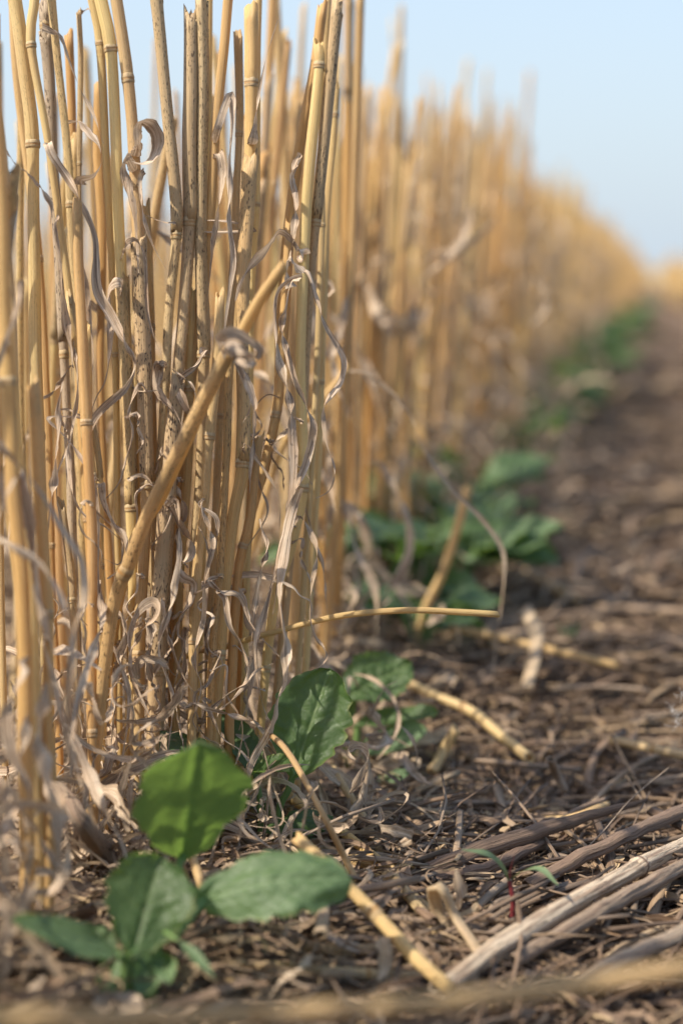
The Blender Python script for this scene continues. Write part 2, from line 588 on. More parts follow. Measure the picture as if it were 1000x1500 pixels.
# ------------------------------------------------------------------ ground
def build_ground():
    n = 520
    u = np.linspace(-1, 1, n)
    k = 9.2
    sx = np.sinh(u * k) / np.sinh(k) * 900
    sy = np.sinh(u * k) / np.sinh(k) * 900
    X, Y = np.meshgrid(sx + .03, sy + .62)
    # finer middle: blend linear spacing in
    Z = ground_h(X, Y)
    G = np.stack([X, Y, Z], -1)
    mb = MB().grid(G, np.stack([X, Y], -1), (0, 0, 0))
    o = mb.build('ground', M_SOIL)
    tag(o, kind='structure')
    # far low rise on the horizon
    xs = np.linspace(-400, 500, 120)
    prof = .3 + .6 * (vnoise(xs / 60, xs * 0, 5) + .5) + 1.2 * np.clip((xs - 50) / 40, 0, 1) + .5 * vnoise(xs / 9, xs * 0, 8)
    rows = []
    for fy, fz in ((380, -0.5), (400, .55), (420, .85), (460, 1.0), (520, -.1)):
        rows.append(np.stack([xs, np.full_like(xs, fy), prof * fz], -1))
    R = np.array(rows)
    h = MB().grid(R, R[..., :2], (0, 0, 0)).build('hills', M_HILL)
    tag(h, kind='structure')


build_ground()

# ------------------------------------------------------------------ stems
def make_stem(c, rad, tone, nodes, label, group=None, sheaths=(), M=16, seed=0, name='straw_stem', jag=.0011,
              node_parts=True, cat='straw stem', mat=None, flat=0.0):
    """c: centreline top -> base; nodes: fractions along c; sheaths: (frac0, frac1, tone)"""
    rr = np.random.default_rng(seed)
    K = len(c)
    t = np.linspace(0, 1, K)
    r = rad * (1 + .06 * np.interp(t, np.linspace(0, 1, 9), rr.normal(0, 1, 9)) + .10 * (t - .5))
    for nf in nodes:                       # the culm swells gently at each joint
        r = r * (1 + .10 * np.exp(-((t - nf) * K / 1.6) ** 2) * .5)
    tn = np.repeat(np.array([tone], float), K, 0)
    # internodes differ a little in colour and step thinner below a joint
    for j, nf in enumerate(sorted(nodes)):
        r = r * np.where(t > nf, rr.uniform(.86, .97), 1.0)
        tn[t > nf, 0] = np.clip(tn[t > nf, 0] + rr.uniform(-.12, .22), 0, 1)
        tn[t > nf, 2] = np.clip(tn[t > nf, 2] * rr.uniform(.4, 1.1), 0, 1)
    mb = MB()
    tube(mb, c, r, tn, M=M, hollow=True, jag=jag, seed=seed, ribs=.035, flat=flat)
    o = mb.build(name, mat or M_STRAW, origin=c[-1])
    tag(o, label, cat, group)
    L = arclen(c)[-1]
    if node_parts:
        for nf in nodes:
            i = nf * (K - 1)
            hw_ = rr.uniform(.8, 1.15) * min(1, rad / .0018)
            tt = np.clip(nf + np.array([-1.5, -1.1, -.75, -.4, -.12, .12, .4, .8, 1.2]) * .001 * hw_ / L, 0, 1)
            cc = np.stack([np.interp(tt, t, c[:, k]) for k in range(3)], 1)
            rb = np.interp(nf, t, r)
            bulge = np.array([1.02, 1.05, 1.09, 1.13, 1.07, 1.07, 1.12, 1.07, .98]) * rb * rr.uniform(.98, 1.04)
            tz = np.repeat(np.array([[np.clip(tone[0] - .2, 0, 1), .55, .15]]), 9, 0)
            tz[4:6] = [1.0, .3, .5]
            nb = MB(); tube(nb, cc, bulge, tz, M=M, hollow=False, seed=seed, ribs=.05)
            nb.build('node', M_STRAW, parent=o)
    for (a, b, st) in sheaths:
        tt = np.linspace(a, b, max(10, int((b - a) * L / .004)))
        cc = np.stack([np.interp(tt, t, c[:, k]) for k in range(3)], 1)
        rb = np.interp(tt, t, r) * np.interp(np.linspace(0, 1, len(tt)), [0, .1, 1], [1.30, 1.16, 1.10])
        sb = MB(); tube(sb, cc, rb, st, M=M, hollow=True, seed=seed + 5, ribs=.04, seam=.22, jag=.0022)
        sb.build('leaf_sheath', M_STRAW, parent=o)
    return o


def stem_line(pts, z0, z1, bx, n=None, seed=0, h=-.006):
    """pts top->bottom in photo pixels, depth z1 at the top and z0 at the base"""
    rr = np.random.default_rng(seed + 99)
    base = base_at(bx, z0, h)
    by = px_of(base)[1]
    ty = pts[0][1]
    W = []
    for (x, y) in pts:
        f = (y - ty) / (by - ty)
        W.append(P(x, y, z1 + (z0 - z1) * f))
    W.append(base)
    # straight internodes with soft kinks
    W = np.array(W)
    L = arclen(W)
    n = n or max(24, int(L[-1] / .0045))
    c = crom(W, n)
    t = np.linspace(0, 1, n)
    wob = .00025
    for k in (0, 1):
        c[:, k] += wob * np.interp(t, np.linspace(0, 1, 12), rr.normal(0, 1, 12))
    return c, by


def frac_at(c, y):
    ys = np.array([px_of(p)[1] for p in c])
    return float(np.interp(y, ys, np.linspace(0, 1, len(c))))


# tone = (yellow..orange-brown, greyness, mould)
# label, tone, z0, z1, width px, [(x, y)...], base x, node ys, sheaths [(y0, y1, tone)], extra
KEY = {}
def S(key, label, tone, z0, z1, wpx, pts, bx, nodes=(), sheaths=(), flat=0.0):
    sd = sum(ord(ch) * (i + 3) for i, ch in enumerate(key)) * 7
    z0, z1 = (z if z < .56 else .56 + (z - .56) * .45 for z in (z0, z1))
    wpx *= .95
    c, by = stem_line(pts, z0, z1, bx, seed=sd)
    zm = (z0 + z1) / 2
    rad = wpx / FPX * zm / 2
    nf = [frac_at(c, y) for y in nodes]
    sh = [(frac_at(c, a), frac_at(c, b), t) for a, b, t in sheaths]
    o = make_stem(c, rad, tone, nf, label, 'standing stems of the cut wheat row', sh, seed=sd, flat=flat)
    KEY[key] = (o, c)
    return o


S('a', 'pale thick straw stem leaning outward beside the leftmost sky gap', (.10, .15, .25), .545, .55, 22,
  [(-2, -110), (21, 0), (36, 110), (47, 210), (50, 400), (57, 700), (68, 950)], 76, [212, 640, 1010])
S('b', 'slim pale straw stem crossing in front of the grey mottled one', (.15, .15, .1), .55, .545, 15,
  [(52, -60), (49, 0), (45, 66), (70, 210), (96, 400), (101, 447), (118, 560), (140, 665), (147, 800)], 155, [66, 447, 830],
  [(447, 700, (.25, .35, .3))])
S('c', 'grey mould-streaked straw stem with an open flared top', (.5, .95, 1.0), .565, .57, 17,
  [(62, 5), (64, 38), (72, 140), (84, 315), (92, 480), (104, 720)], 128, [38, 520], [(45, 500, (.45, 1.0, 1.0))])
S('d', 'pale straw stem with dark fungus flecks just beside the grey one', (.10, .25, .7), .56, .56, 14,
  [(72, -50), (82, 70), (102, 245), (109, 400), (122, 600), (140, 850)], 150, [300, 690])
S('e', 'short orange straw stem with a clean flat cut top', (.85, .05, .15), .60, .60, 15,
  [(100, 48), (105, 175), (110, 330), (118, 560), (128, 800)], 140, [410, 760])
S('f', 'thin straw stem ending in a pale shredded leaf tip', (.3, .4, .5), .575, .575, 9,
  [(113, 18), (117, 90), (116, 250), (116, 400), (130, 620)], 160, [240, 560])
S('g', 'narrow pale yellow straw stem tucked beside the thick yellow one', (.10, .1, .1), .565, .57, 12,
  [(122, -70), (135, 0), (147, 63), (154, 210), (164, 385), (170, 600)], 178, [64, 520, 900])
S('h', 'thick clean yellow straw stem with a whitish joint near its top', (.05, .05, .05), .555, .56, 21,
  [(136, -70), (149, 0), (163, 70), (170, 210), (177, 413), (187, 600), (191, 745), (197, 900)], 200, [72, 745, 1040],
  [(413, 742, (.3, .3, .75))])
S('i', 'thick tan straw stem wearing a big papery curl halfway up', (.45, .35, .35), .55, .56, 22,
  [(162, -60), (171, 0), (186, 115), (196, 245), (206, 400), (211, 595), (216, 712), (212, 800), (205, 950)], 198, [116, 712, 960],
  [(340, 706, (.55, .55, 1.0))])
S('j', 'tan straw stem with black flecks standing alone against the sky', (.35, .45, .8), .56, .555, 17,
  [(221, -60), (229, 0), (241, 122), (252, 245), (256, 345), (246, 475), (238, 630), (232, 760)], 222, [345, 800],
  [(-20, 340, (.35, .5, .9))])
S('k', 'dull brown straw stem squarely cut at the top, first of the flecked pair', (.55, .6, .8), .555, .56, 19,
  [(279, 21), (278, 175), (279, 325), (262, 520), (250, 700), (240, 900)], 226, [326, 985], [(22, 322, (.5, .55, .85))])
S('l', 'pale split straw stem with rows of dark flecks, second of the flecked pair', (.30, .45, .9), .56, .56, 17,
  [(297, -8), (296, 175), (294, 385), (297, 525), (292, 700), (284, 875)], 276, [520, 930], [(-5, 515, (.25, .5, .9))])
S('m', 'bright yellow straw stem rising behind the flecked pair', (.02, .05, .05), .60, .60, 13,
  [(307, -60), (305, 100), (302, 300), (300, 500), (296, 800)], 285, [360, 740])
S('n', 'orange straw stem slanting down across the flecked pair', (.65, .1, .1), .57, .56, 15,
  [(338, -60), (332, 0), (322, 140), (308, 315), (288, 500), (270, 640), (258, 800)], 246, [418, 900])
S('o', 'brown straw stem with a pinched joint half hidden by the golden one', (.6, .35, .4), .575, .575, 15,
  [(350, 49), (350, 196), (343, 350), (330, 520), (315, 720)], 300, [196, 610])
S('p', 'thick golden straw stem with a broad swollen joint near its ragged top', (.35, .05, .1), .55, .56, 22,
  [(367, 10), (369, 122), (365, 245), (358, 385), (355, 530), (355, 680), (341, 760), (326, 900)], 308, [122, 680, 960],
  [(240, 676, (.55, .3, .8))])
S('q', 'pale yellow straw stem peeping out behind the thick golden one', (.05, .1, .05), .59, .59, 12,
  [(380, -60), (377, 60), (374, 250), (368, 450), (366, 700)], 352, [300, 640])
S('r', 'orange straw stem, leaning, rearmost of the leaning trio', (.75, .05, .1), .60, .59, 17,
  [(472, 7), (460, 105), (439, 210), (421, 350), (410, 520), (404, 600), (385, 690), (362, 800)], 335, [600, 880])
S('s', 'yellow straw stem with a pinched joint under its cut, middle of the leaning trio', (.12, .02, .05), .585, .57, 18,
  [(468, 60), (469, 95), (456, 210), (446, 350), (439, 525), (441, 700), (424, 805), (398, 910)], 362, [96, 715, 980])
S('t', 'dark flecked straw stem, the tallest of the leaning trio', (.50, .5, 1.0), .60, .57, 16,
  [(494, 2), (481, 140), (463, 325), (452, 450), (440, 640), (420, 850)], 385, [326, 760], [(4, 320, (.5, .5, 1.0))])
S('u', 'pale straw stem hidden behind the top of the leaning trio', (.2, .3, .1), .60, .60, 11,
  [(484, -50), (478, 60), (470, 250), (466, 500)], 420, [330])
S('v', 'slightly blurred pale straw stem just past the leaning trio', (.3, .15, .2), .64, .64, 14,
  [(494, 120), (490, 168), (480, 300), (472, 460), (464, 700)], 430, [168, 560])
S('w', 'orange straw stem with one round joint behind the hanging ribbons', (.7, .1, .2), .57, .58, 16,
  [(424, 330), (416, 480), (404, 608), (384, 700), (352, 840)], 322, [608])
S('x', 'slim tan straw stem standing below the crossing slanted straw', (.45, .25, .3), .545, .55, 17,
  [(322, 430), (315, 560), (307, 640), (301, 720), (287, 875)], 276, [640, 940])
S('y', 'narrow flecked straw stem with a dark scar near its foot', (.55, .2, .8), .55, .555, 13,
  [(338, 500), (333, 640), (329, 700), (322, 840), (310, 990)], 300, [845])
S('z', 'dark brown mould-covered straw stem beside the paper loop', (.75, .55, .9), .545, .55, 23,
  [(262, 560), (252, 640), (241, 750), (232, 880), (226, 985)], 218, [985], [(565, 980, (.6, .6, 1.0))])
S('aa', 'out-of-focus golden straw stem nearest the photo edge', (.5, .05, .1), .455, .46, 25,
  [(-10, 60), (0, 300), (10, 520), (21, 735), (34, 950)], 44, [560])
S('ab', 'out-of-focus brown straw stem rising from the pale seedling side', (.6, .15, .2), .47, .475, 22,
  [(50, 560), (58, 700), (66, 857), (70, 1000)], 72, [900])
S('ac', 'soft pale straw stem cropped by the photo edge at mid height', (.15, .1, .1), .47, .47, 22,
  [(-26, -60), (-12, 250), (8, 480), (28, 700), (46, 900)], 60, [430])
S('ad', 'brown straw stem with a bent foot ending in a pale hook', (.75, .15, .2), .52, .53, 17,
  [(112, 300), (120, 500), (130, 700), (136, 900), (134, 1060)], 139, [1075, 620])
S('ae', 'golden straw stem among the tangled ribbons below the wrapped stem', (.35, .1, .1), .54, .545, 17,
  [(124, 480), (130, 640), (140, 800), (146, 930)], 152, [700])
S('af', 'yellow straw stem with a straight edge behind the slanted straw foot', (.2, .1, .1), .56, .57, 19,
  [(196, 560), (197, 760), (194, 900), (192, 1000)], 190, [860])
S('ag', 'bright yellow lower straw stem showing between two ribbons', (.1, .05, .05), .56, .565, 15,
  [(282, 430), (276, 640), (268, 760), (260, 900)], 254, [570])
S('ah', 'short split straw stub standing among the ribbons', (.3, .5, .6), .55, .55, 13,
  [(92, 738), (100, 820), (110, 930)], 120, [880])
S('ai', 'orange straw stem at the front edge of the clump foot', (.8, .1, .2), .55, .56, 16,
  [(380, 640), (365, 760), (345, 880)], 330, [800])
S('aj', 'dull tan straw stem lit at its edge behind the mouldy foot', (.5, .2, .3), .565, .57, 14,
  [(215, 300), (222, 560), (228, 760)], 236, [480, 840])
S('ak', 'faint straw stem at the photo edge with a grey leaf wrap', (.4, .4, .2), .50, .50, 16,
  [(-6, 130), (12, 330), (22, 560), (30, 800)], 34, [345, 760])
S('al', 'tall tan straw stem between the outward leaning and wrapped ones', (.55, .15, .2), .60, .60, 14,
  [(18, -50), (30, 150), (60, 420), (72, 700)], 92, [380, 800])
S('am', 'amber straw stem behind the thick yellow and tan pair', (.7, .1, .1), .62, .62, 15,
  [(142, 120), (148, 330), (150, 620), (160, 850)], 170, [450])

# the slanted straws that cross the clump
def loose(key, label, tone, pw, wpx, nodes=(), name='straw_stem', cat='straw', group=None, mat=None, hollow_end=True, seed=1, kinks=True,
          jag=.0006, flat=0.0, rscale=None, sheaths=(), M=16):
    """pw: world points, first = cut end"""
    W = np.array(pw)
    n = max(20, int(arclen(W)[-1] / .0035))
    c = crom(W, n)
    wpx *= .92
    zm = depth_of(c[len(c) // 2])
    rad = wpx / FPX * zm / 2
    rr = np.random.default_rng(seed)
    t = np.linspace(0, 1, n)
    r = rad * (1 + .05 * np.interp(t, np.linspace(0, 1, 9), rr.normal(0, 1, 9)))
    if rscale is not None:
        r = r * np.interp(t, np.linspace(0, 1, len(rscale)), rscale)
    tn = np.repeat(np.array([tone], float), n, 0)
    stalk = name == 'old_stalk'
    if stalk:
        n2 = n * 3; c = crom(W, n2); r = np.interp(np.linspace(0, 1, n2), t, r); tn = np.repeat(tn[:1], n2, 0); t = np.linspace(0, 1, n2)
        r = r * (1 + .035 * np.interp(t, np.linspace(0, 1, 22), rr.normal(0, 1, 22))); c[:, 2] += .00025 * np.interp(t, np.linspace(0, 1, 16), rr.normal(0, 1, 16))
    mb = MB(); tube(mb, c, r, tn, M=40 if stalk else M, hollow=True, end_hollow=hollow_end, jag=jag, seed=seed, ribs=.04, flat=flat, rough=.13 if stalk else .03)
    o = mb.build(name, mat or M_STRAW, origin=c[-1])
    tag(o, label, cat, group)
    L = arclen(c)[-1]
    for nf in nodes:
        tt = np.clip(np.linspace(nf - .0022 / L, nf + .002 / L, 9), 0, 1)
        cc = np.stack([np.interp(tt, t, c[:, k]) for k in range(3)], 1)
        rb = np.interp(nf, t, r)
        bulge = np.array([1.03, 1.06, 1.12, 1.18, 1.14, 1.18, 1.12, 1.06, 1.03]) * rb
        tz = np.repeat(np.array([[tone[0], .4, .2]]), 9, 0); tz[3:5] = [1, .1, .9]
        nb = MB(); tube(nb, cc, bulge, tz, M=M, hollow=False, seed=seed, ribs=.05)
        nb.build('node', mat or M_STRAW, parent=o)
    for (a, b, st) in sheaths:
        tt = np.linspace(a, b, max(8, int((b - a) * L / .004)))
        cc = np.stack([np.interp(tt, t, c[:, k]) for k in range(3)], 1)
        rb = np.interp(tt, t, r) * np.linspace(1.25, 1.08, len(tt))
        sb = MB(); tube(sb, cc, rb, st, M=M, hollow=True, seed=seed + 5, ribs=.04, seam=.2, jag=.002)
        sb.build('leaf_sheath', M_STRAW, parent=o)
    KEY[key] = (o, c)
    return o


loose('dg', 'thick slanted straw crossing the clump, capped by a crumpled grey leaf', (.62, .25, .9),
      [P(338, 505, .488), P(285, 612, .495), P(230, 722, .503), P(192, 818, .511), P(160, 925, .52), base_at(118, .535)], 20,
      [.42], seed=21, cat='straw stem')
loose('dh', 'slanted golden straw with a rounded top above the crumpled grey leaf', (.5, .1, .2),
      [P(417, 388, .475), P(380, 440, .48), P(350, 495, .485), P(300, 590, .50), P(240, 720, .525), P(180, 850, .55), base_at(120, .585)], 18, [], seed=22, cat='straw stem')
loose('arc', 'slender golden straw arching out of the clump to a clean hollow end', (.25, .05, .05),
      [P(728, 900, .565), P(660, 896, .562), P(595, 894, .56), P(500, 902, .56), P(410, 924, .562), P(330, 948, .57), P(255, 985, .58), base_at(190, .60)], 10,
      [.56], seed=23, cat='straw stem')
loose('sh', 'blurred short straw leaning over the broad green leaves behind', (.5, .15, .2),
      [P(686, 714, .80), P(668, 780, .80), P(648, 840, .80), P(622, 892, .80), base_at(600, .80)], 13, [], seed=24, cat='straw stem')
loose('sh2', 'blurred thin straw slanting up behind the long ribbon', (.5, .15, .2),
      [P(510, 538, .66), P(455, 610, .66), P(400, 690, .67), base_at(300, .70)], 11, [], seed=25, cat='straw stem')

# ------------------------------------------------------------------ dry leaf blades on the stems (parts of their stem)
def blade(key, pts, wpx, z=.548, turns=.6, tone=None, zs=None, fold=.6, phase=None, crinkle=1.0, taper=(.3, .12), n=None):
    o, c = KEY[key]
    sd = int(abs(pts[0][0] * 31 + pts[0][1] * 17 + wpx * 5)) % 99991
    rr = np.random.default_rng(sd)
    if tone is None:
        tone = (rr.uniform(.15, .9), rr.uniform(.3, 1), rr.uniform(.1, .6))
    zz = zs if zs is not None else z + np.cumsum(rr.normal(0, .0016, len(pts)))
    W = [P(x, y, zz[i]) for i, (x, y) in enumerate(pts)]
    # join the blade's foot to its stem
    d = np.linalg.norm(c - W[0], axis=1)
    j = int(np.argmin(d))
    if .0015 < d[j] < .02:
        W = [c[j]] + W
    W = np.array(W)
    L = arclen(W)[-1]
    n = n or int(max(30, min(200, L / .0011)))
    cc = crom(W, n)
    mb = MB()
    ribbon(mb, cc, wpx / FPX * np.mean(zz) * 1.2, turns * 1.25, phase, tone, fold=fold, seed=sd, crinkle=crinkle, taper=taper, M=9)
    mb.build('leaf_blade', M_DRY, parent=o)


blade('c', [(62, 38), (76, 44), (90, 52), (105, 98), (120, 135), (136, 165), (151, 209)], 12, .54, 1.0, (.5, .8, .5), taper=(1.3, .3))
blade('f', [(117, 270), (118, 262), (135, 258), (148, 240), (146, 215), (133, 195), (118, 178), (100, 178)], 15, .545, .5, (.6, .9, .2), fold=.4, taper=(1.4, .5))
blade('f', [(113, 22), (117, 18), (124, 14), (131, 13)], 7, .57, .4, (.7, .9, .1))
blade('b', [(70, 210), (77, 228), (100, 262), (118, 295), (138, 350), (141, 420), (165, 465), (190, 512), (196, 535), (188, 560), (168, 582), (142, 608), (127, 640), (128, 680), (137, 720), (143, 760)], 12, .533, 2.2, (.65, .85, .3), taper=(.5, .8))
blade('b', [(133, 700), (141, 770), (140, 857), (160, 930), (182, 985), (190, 1028), (180, 1100), (172, 1150)], 11, .53, 1.6, (.6, .8, .3))
blade('i', [(203, 205), (202, 185), (208, 178), (221, 183), (229, 196), (230, 215), (222, 232), (207, 240), (192, 235)], 24, .54, .12, (.45, 1.0, .6), fold=.25, phase=.2, taper=(.5, .7))
blade('i', [(188, 232), (183, 245), (188, 280), (196, 320), (200, 360), (203, 400)], 14, .545, .5, (.4, .8, .8))
blade('i', [(211, 250), (205, 262), (208, 300), (214, 330), (226, 364), (245, 396)], 7, .54, 1.4, (.3, .8, .9))
blade('j', [(256, 326), (240, 325), (222, 318), (209, 313)], 4, .55, .6, (.7, .6, .1))
blade('h', [(184, 358), (190, 352), (200, 352), (211, 375), (214, 420), (218, 470), (238, 524)], 6, .54, 1.3, (.25, .9, .8))
blade('h', [(176, 413), (160, 420), (157, 455), (163, 490), (161, 525), (154, 560), (142, 580), (133, 604)], 17, .54, .9, (.5, .9, .4), taper=(1.1, .4))
blade('j', [(237, 535), (230, 540), (227, 565), (240, 585), (256, 602), (271, 637)], 15, .54, .5, (.4, .9, .9), taper=(.2, .1), fold=.7)
blade('h', [(192, 560), (200, 571), (215, 573), (234, 571)], 4, .54, .5, (.7, .6, .2))
blade('l', [(297, 515), (285, 535), (270, 546), (256, 560), (252, 590)], 14, .545, .8, (.3, .9, .8))
blade('l', [(252, 540), (265, 550), (282, 565), (287, 585), (281, 602)], 4, .54, 1.5, (.2, .8, .8))
blade('z', [(262, 575), (275, 602), (284, 604), (280, 622), (268, 640), (258, 700)], 13, .542, .7, (.3, .9, .6))
blade('n', [(318, 190), (337, 138), (341, 175), (337, 245), (334, 315), (341, 380), (337, 420), (330, 472), (328, 500)], 10, .548, 1.3, (.5, .9, .5))
blade('n', [(322, 225), (326, 260), (318, 320), (312, 370), (305, 430)], 12, .55, .4, (.4, .8, .7))
blade('p', [(371, 205), (376, 160), (384, 110), (395, 65), (407, 28)], 11, .555, .4, (.45, .8, .8), fold=.5, phase=.1, taper=(1.2, .25))
blade('s', [(443, 372), (428, 350), (410, 338), (399, 350), (382, 372), (365, 392), (352, 415), (345, 440)], 17, .545, .5, (.75, .9, .4), fold=.35)
blade('k', [(372, 338), (345, 326), (310, 322), (282, 326), (265, 330)], 4, .56, .5, (.6, .6, .1))
blade('r', [(431, 322), (433, 290), (428, 262), (434, 240), (441, 225)], 13, .55, .4, (.75, .8, .4), taper=(.6, 1.6))
blade('r', [(441, 232), (430, 262), (434, 300), (430, 340), (424, 390)], 9, .548, 1.1, (.5, .8, .5), taper=(1.0, .4))
blade('s', [(444, 398), (432, 385), (424, 375), (420, 400), (428, 420)], 16, .54, .4, (.8, .9, .1), fold=.4, taper=(.8, 1))
blade('s', [(443, 405), (425, 412), (408, 430), (402, 470), (406, 520), (421, 570), (428, 630), (429, 700), (422, 770), (412, 830), (400, 900)], 11, .538, 1.8, (.4, .75, .7), taper=(.8, .5))
blade('s', [(440, 408), (426, 412), (418, 450), (413, 483), (430, 550), (450, 600), (459, 625), (450, 672), (436, 710), (418, 780), (398, 850), (385, 900), (376, 938), (376, 980), (384, 1030), (395, 1060)], 11, .535, 2.3, (.5, .85, .6), taper=(.8, .5))
blade('s', [(441, 715), (430, 740), (421, 775), (408, 850), (410, 900), (419, 950), (419, 1000), (408, 1020), (403, 1050), (390, 1080), (368, 1120), (352, 1180)], 16, .53, 1.5, (.7, .95, .3), taper=(.5, .5), fold=.5)
blade('s', [(444, 395), (454, 403), (474, 472), (495, 508), (504, 530), (499, 560), (476, 592), (474, 620), (479, 652), (490, 686), (487, 708), (478, 722), (462, 730)], 8, .55, 2.2, (.5, .9, .5), fold=.5, taper=(.5, .2))
blade('q', [(366, 530), (354, 535), (366, 570), (373, 600), (369, 665), (366, 722)], 13, .54, .8, (.4, .85, .4))
blade('p', [(358, 650), (369, 663), (384, 682), (400, 708), (410, 735), (409, 775)], 6, .542, 1.2, (.7, .9, .3))
blade('s', [(428, 770), (440, 757), (457, 785), (464, 810), (458, 850), (455, 880), (455, 905), (462, 930), (477, 957), (475, 970), (464, 982)], 7, .556, 2.0, (.3, .6, .9), taper=(.5, .5))
blade('y', [(322, 845), (306, 850), (325, 867), (345, 870), (357, 885), (365, 912), (382, 935), (398, 950), (409, 962)], 8, .54, 1.6, (.4, .9, .6))
blade('x', [(290, 860), (340, 845), (372, 842), (405, 848), (428, 858), (440, 872), (455, 882), (456, 905)], 10, .56, 1.0, (.55, .7, .5))
blade('y', [(320, 868), (330, 878), (337, 917), (352, 940), (364, 975), (360, 1000), (340, 1025), (322, 1040), (318, 1052)], 8, .54, 1.8, (.55, .8, .4))
blade('y', [(306, 1045), (330, 1020), (360, 1000), (372, 985), (400, 972)], 8, .542, 1.0, (.6, .8, .3))
blade('x', [(268, 1034), (290, 1034), (320, 1041), (340, 1048), (358, 1054), (375, 1062), (398, 1075)], 10, .532, 3.5, (.4, .7, .6), fold=.9)
blade('z', [(248, 738), (259, 735), (263, 800), (259, 840), (248, 890), (238, 924), (234, 955), (248, 1000), (253, 1030), (247, 1090), (244, 1120)], 9, .535, 1.8, (.55, .9, .4))
blade('z', [(244, 735), (262, 760), (281, 796), (278, 815), (262, 832), (268, 846), (284, 856), (278, 885), (264, 908), (262, 930), (272, 942), (262, 975), (254, 1010)], 12, .538, 2.5, (.5, .95, .4))
blade('x', [(296, 740), (306, 775), (312, 800), (300, 850), (298, 905), (286, 950), (284, 970), (295, 1005), (288, 1040), (283, 1060), (302, 1085)], 8, .536, 2.2, (.45, .8, .6))
blade('x', [(292, 740), (318, 762), (310, 815), (300, 790), (290, 770)], 6, .538, 1.4, (.4, .8, .5))
blade('af', [(190, 975), (190, 940), (195, 912), (208, 890), (225, 881), (232, 892), (226, 908), (210, 922), (192, 950), (190, 975), (200, 1010), (220, 1050)], 11, .53, 1.0, (.5, .8, .5), fold=.5)
blade('ae', [(148, 708), (151, 725), (165, 760), (182, 790), (184, 812), (172, 836), (157, 848)], 12, .535, 1.0, (.2, .8, .9))
blade('ae', [(120, 735), (145, 755), (165, 772), (178, 790), (176, 826), (150, 818)], 8, .53, 1.2, (.5, .9, .4))
blade('d', [(108, 500), (113, 560), (108, 620), (100, 680), (110, 735), (130, 760), (152, 770), (176, 790)], 8, .537, 1.8, (.4, .8, .7))
blade('c', [(85, 315), (82, 345), (90, 420), (98, 480), (106, 520), (104, 560)], 10, .54, 1.0, (.3, .9, .9))
blade('b', [(72, 612), (88, 632), (104, 650), (118, 670), (128, 690), (135, 740)], 6, .53, .9, (.7, .8, .2))
blade('c', [(92, 560), (86, 610), (80, 690), (75, 740), (70, 780)], 11, .53, 1.3, (.35, 1., .5))
blade('g', [(160, 900), (178, 905), (182, 940), (175, 960), (182, 985)], 14, .535, 1.0, (.3, .7, .7))
blade('af', [(210, 905), (222, 920), (216, 960), (224, 1000), (232, 1030)], 12, .54, 1.4, (.35, .6, .7))
blade('z', [(226, 985), (240, 960), (258, 940), (262, 930)], 9, .54, .7, (.6, .6, .5))
blade('r', [(350, 860), (362, 900), (372, 950), (368, 1000), (360, 1040), (350, 1070)], 12, .55, 1.2, (.7, .8, .3))
blade('r', [(380, 760), (390, 800), (380, 850), (372, 900), (366, 960)], 7, .55, 1.6, (.6, .8, .3))
blade('k', [(238, 880), (246, 930), (262, 980), (280, 1010), (300, 1030)], 8, .54, 1.6, (.4, .8, .6))
blade('t', [(440, 700), (446, 740), (470, 820), (480, 900)], 6, .58, 1.0, (.5, .8, .5))
blade('e', [(110, 330), (124, 400), (130, 470), (136, 520), (132, 560)], 8, .56, .8, (.4, .8, .8))
# the twisted dead blades that hang in the lower half of the clump
_q = np.random.default_rng(404)
_front = [k for k in ('a', 'b', 'c', 'd', 'g', 'h', 'i', 'j', 'k', 'l', 'n', 'p', 'r', 's', 'w', 'x', 'y', 'z', 'ad', 'ae', 'af', 'ag', 'ah', 'aj') if k in KEY]
for _k in _front:
    for _i in range(int(_q.integers(2, 5))):
        o_, c_ = KEY[_k]
        f_ = _q.uniform(.42, .92)
        p_ = c_[int(f_ * (len(c_) - 1))]
        x_, y_, d_ = px_of(p_)
        if y_ > 1130 or y_ < 420: continue
        pts_ = [(x_, y_)]; n_ = int(_q.integers(4, 8)); ang = _q.uniform(-.9, .9); ln = _q.uniform(70, 230) / n_
        for _j in range(n_):
            ang = ang * .4 + _q.normal(0, .48)
            x_ += math.sin(ang) * ln; y_ += math.cos(ang) * ln * (1 if _j else -.2)
            if y_ > 1185: break
            pts_.append((x_, y_))
        if len(pts_) < 3: continue
        blade(_k, pts_, _q.uniform(3.5, 9.5), d_ - _q.uniform(.003, .016), _q.uniform(1.0, 3.5), fold=_q.uniform(.6, 1.2), taper=(.6, .25))
# crumpled cap on the slanted straw
for i, (pts, wd, tu) in enumerate([([(330, 520), (322, 500), (328, 490), (345, 488), (366, 500), (380, 512), (376, 525)], 15, .4),
                                   ([(332, 505), (345, 515), (360, 520), (372, 525), (362, 533), (345, 528)], 14, .7),
                                   ([(336, 520), (330, 508), (340, 500), (356, 508), (362, 520)], 12, .6)]):
    blade('dg', pts, wd, .478 - .003 * i, tu, (.7, 1.0, .2), fold=.5, taper=(.8, .6))
blade('dg', [(345, 525), (354, 545), (366, 575), (373, 605), (372, 640)], 12, .488, .4, (.5, .9, .5))
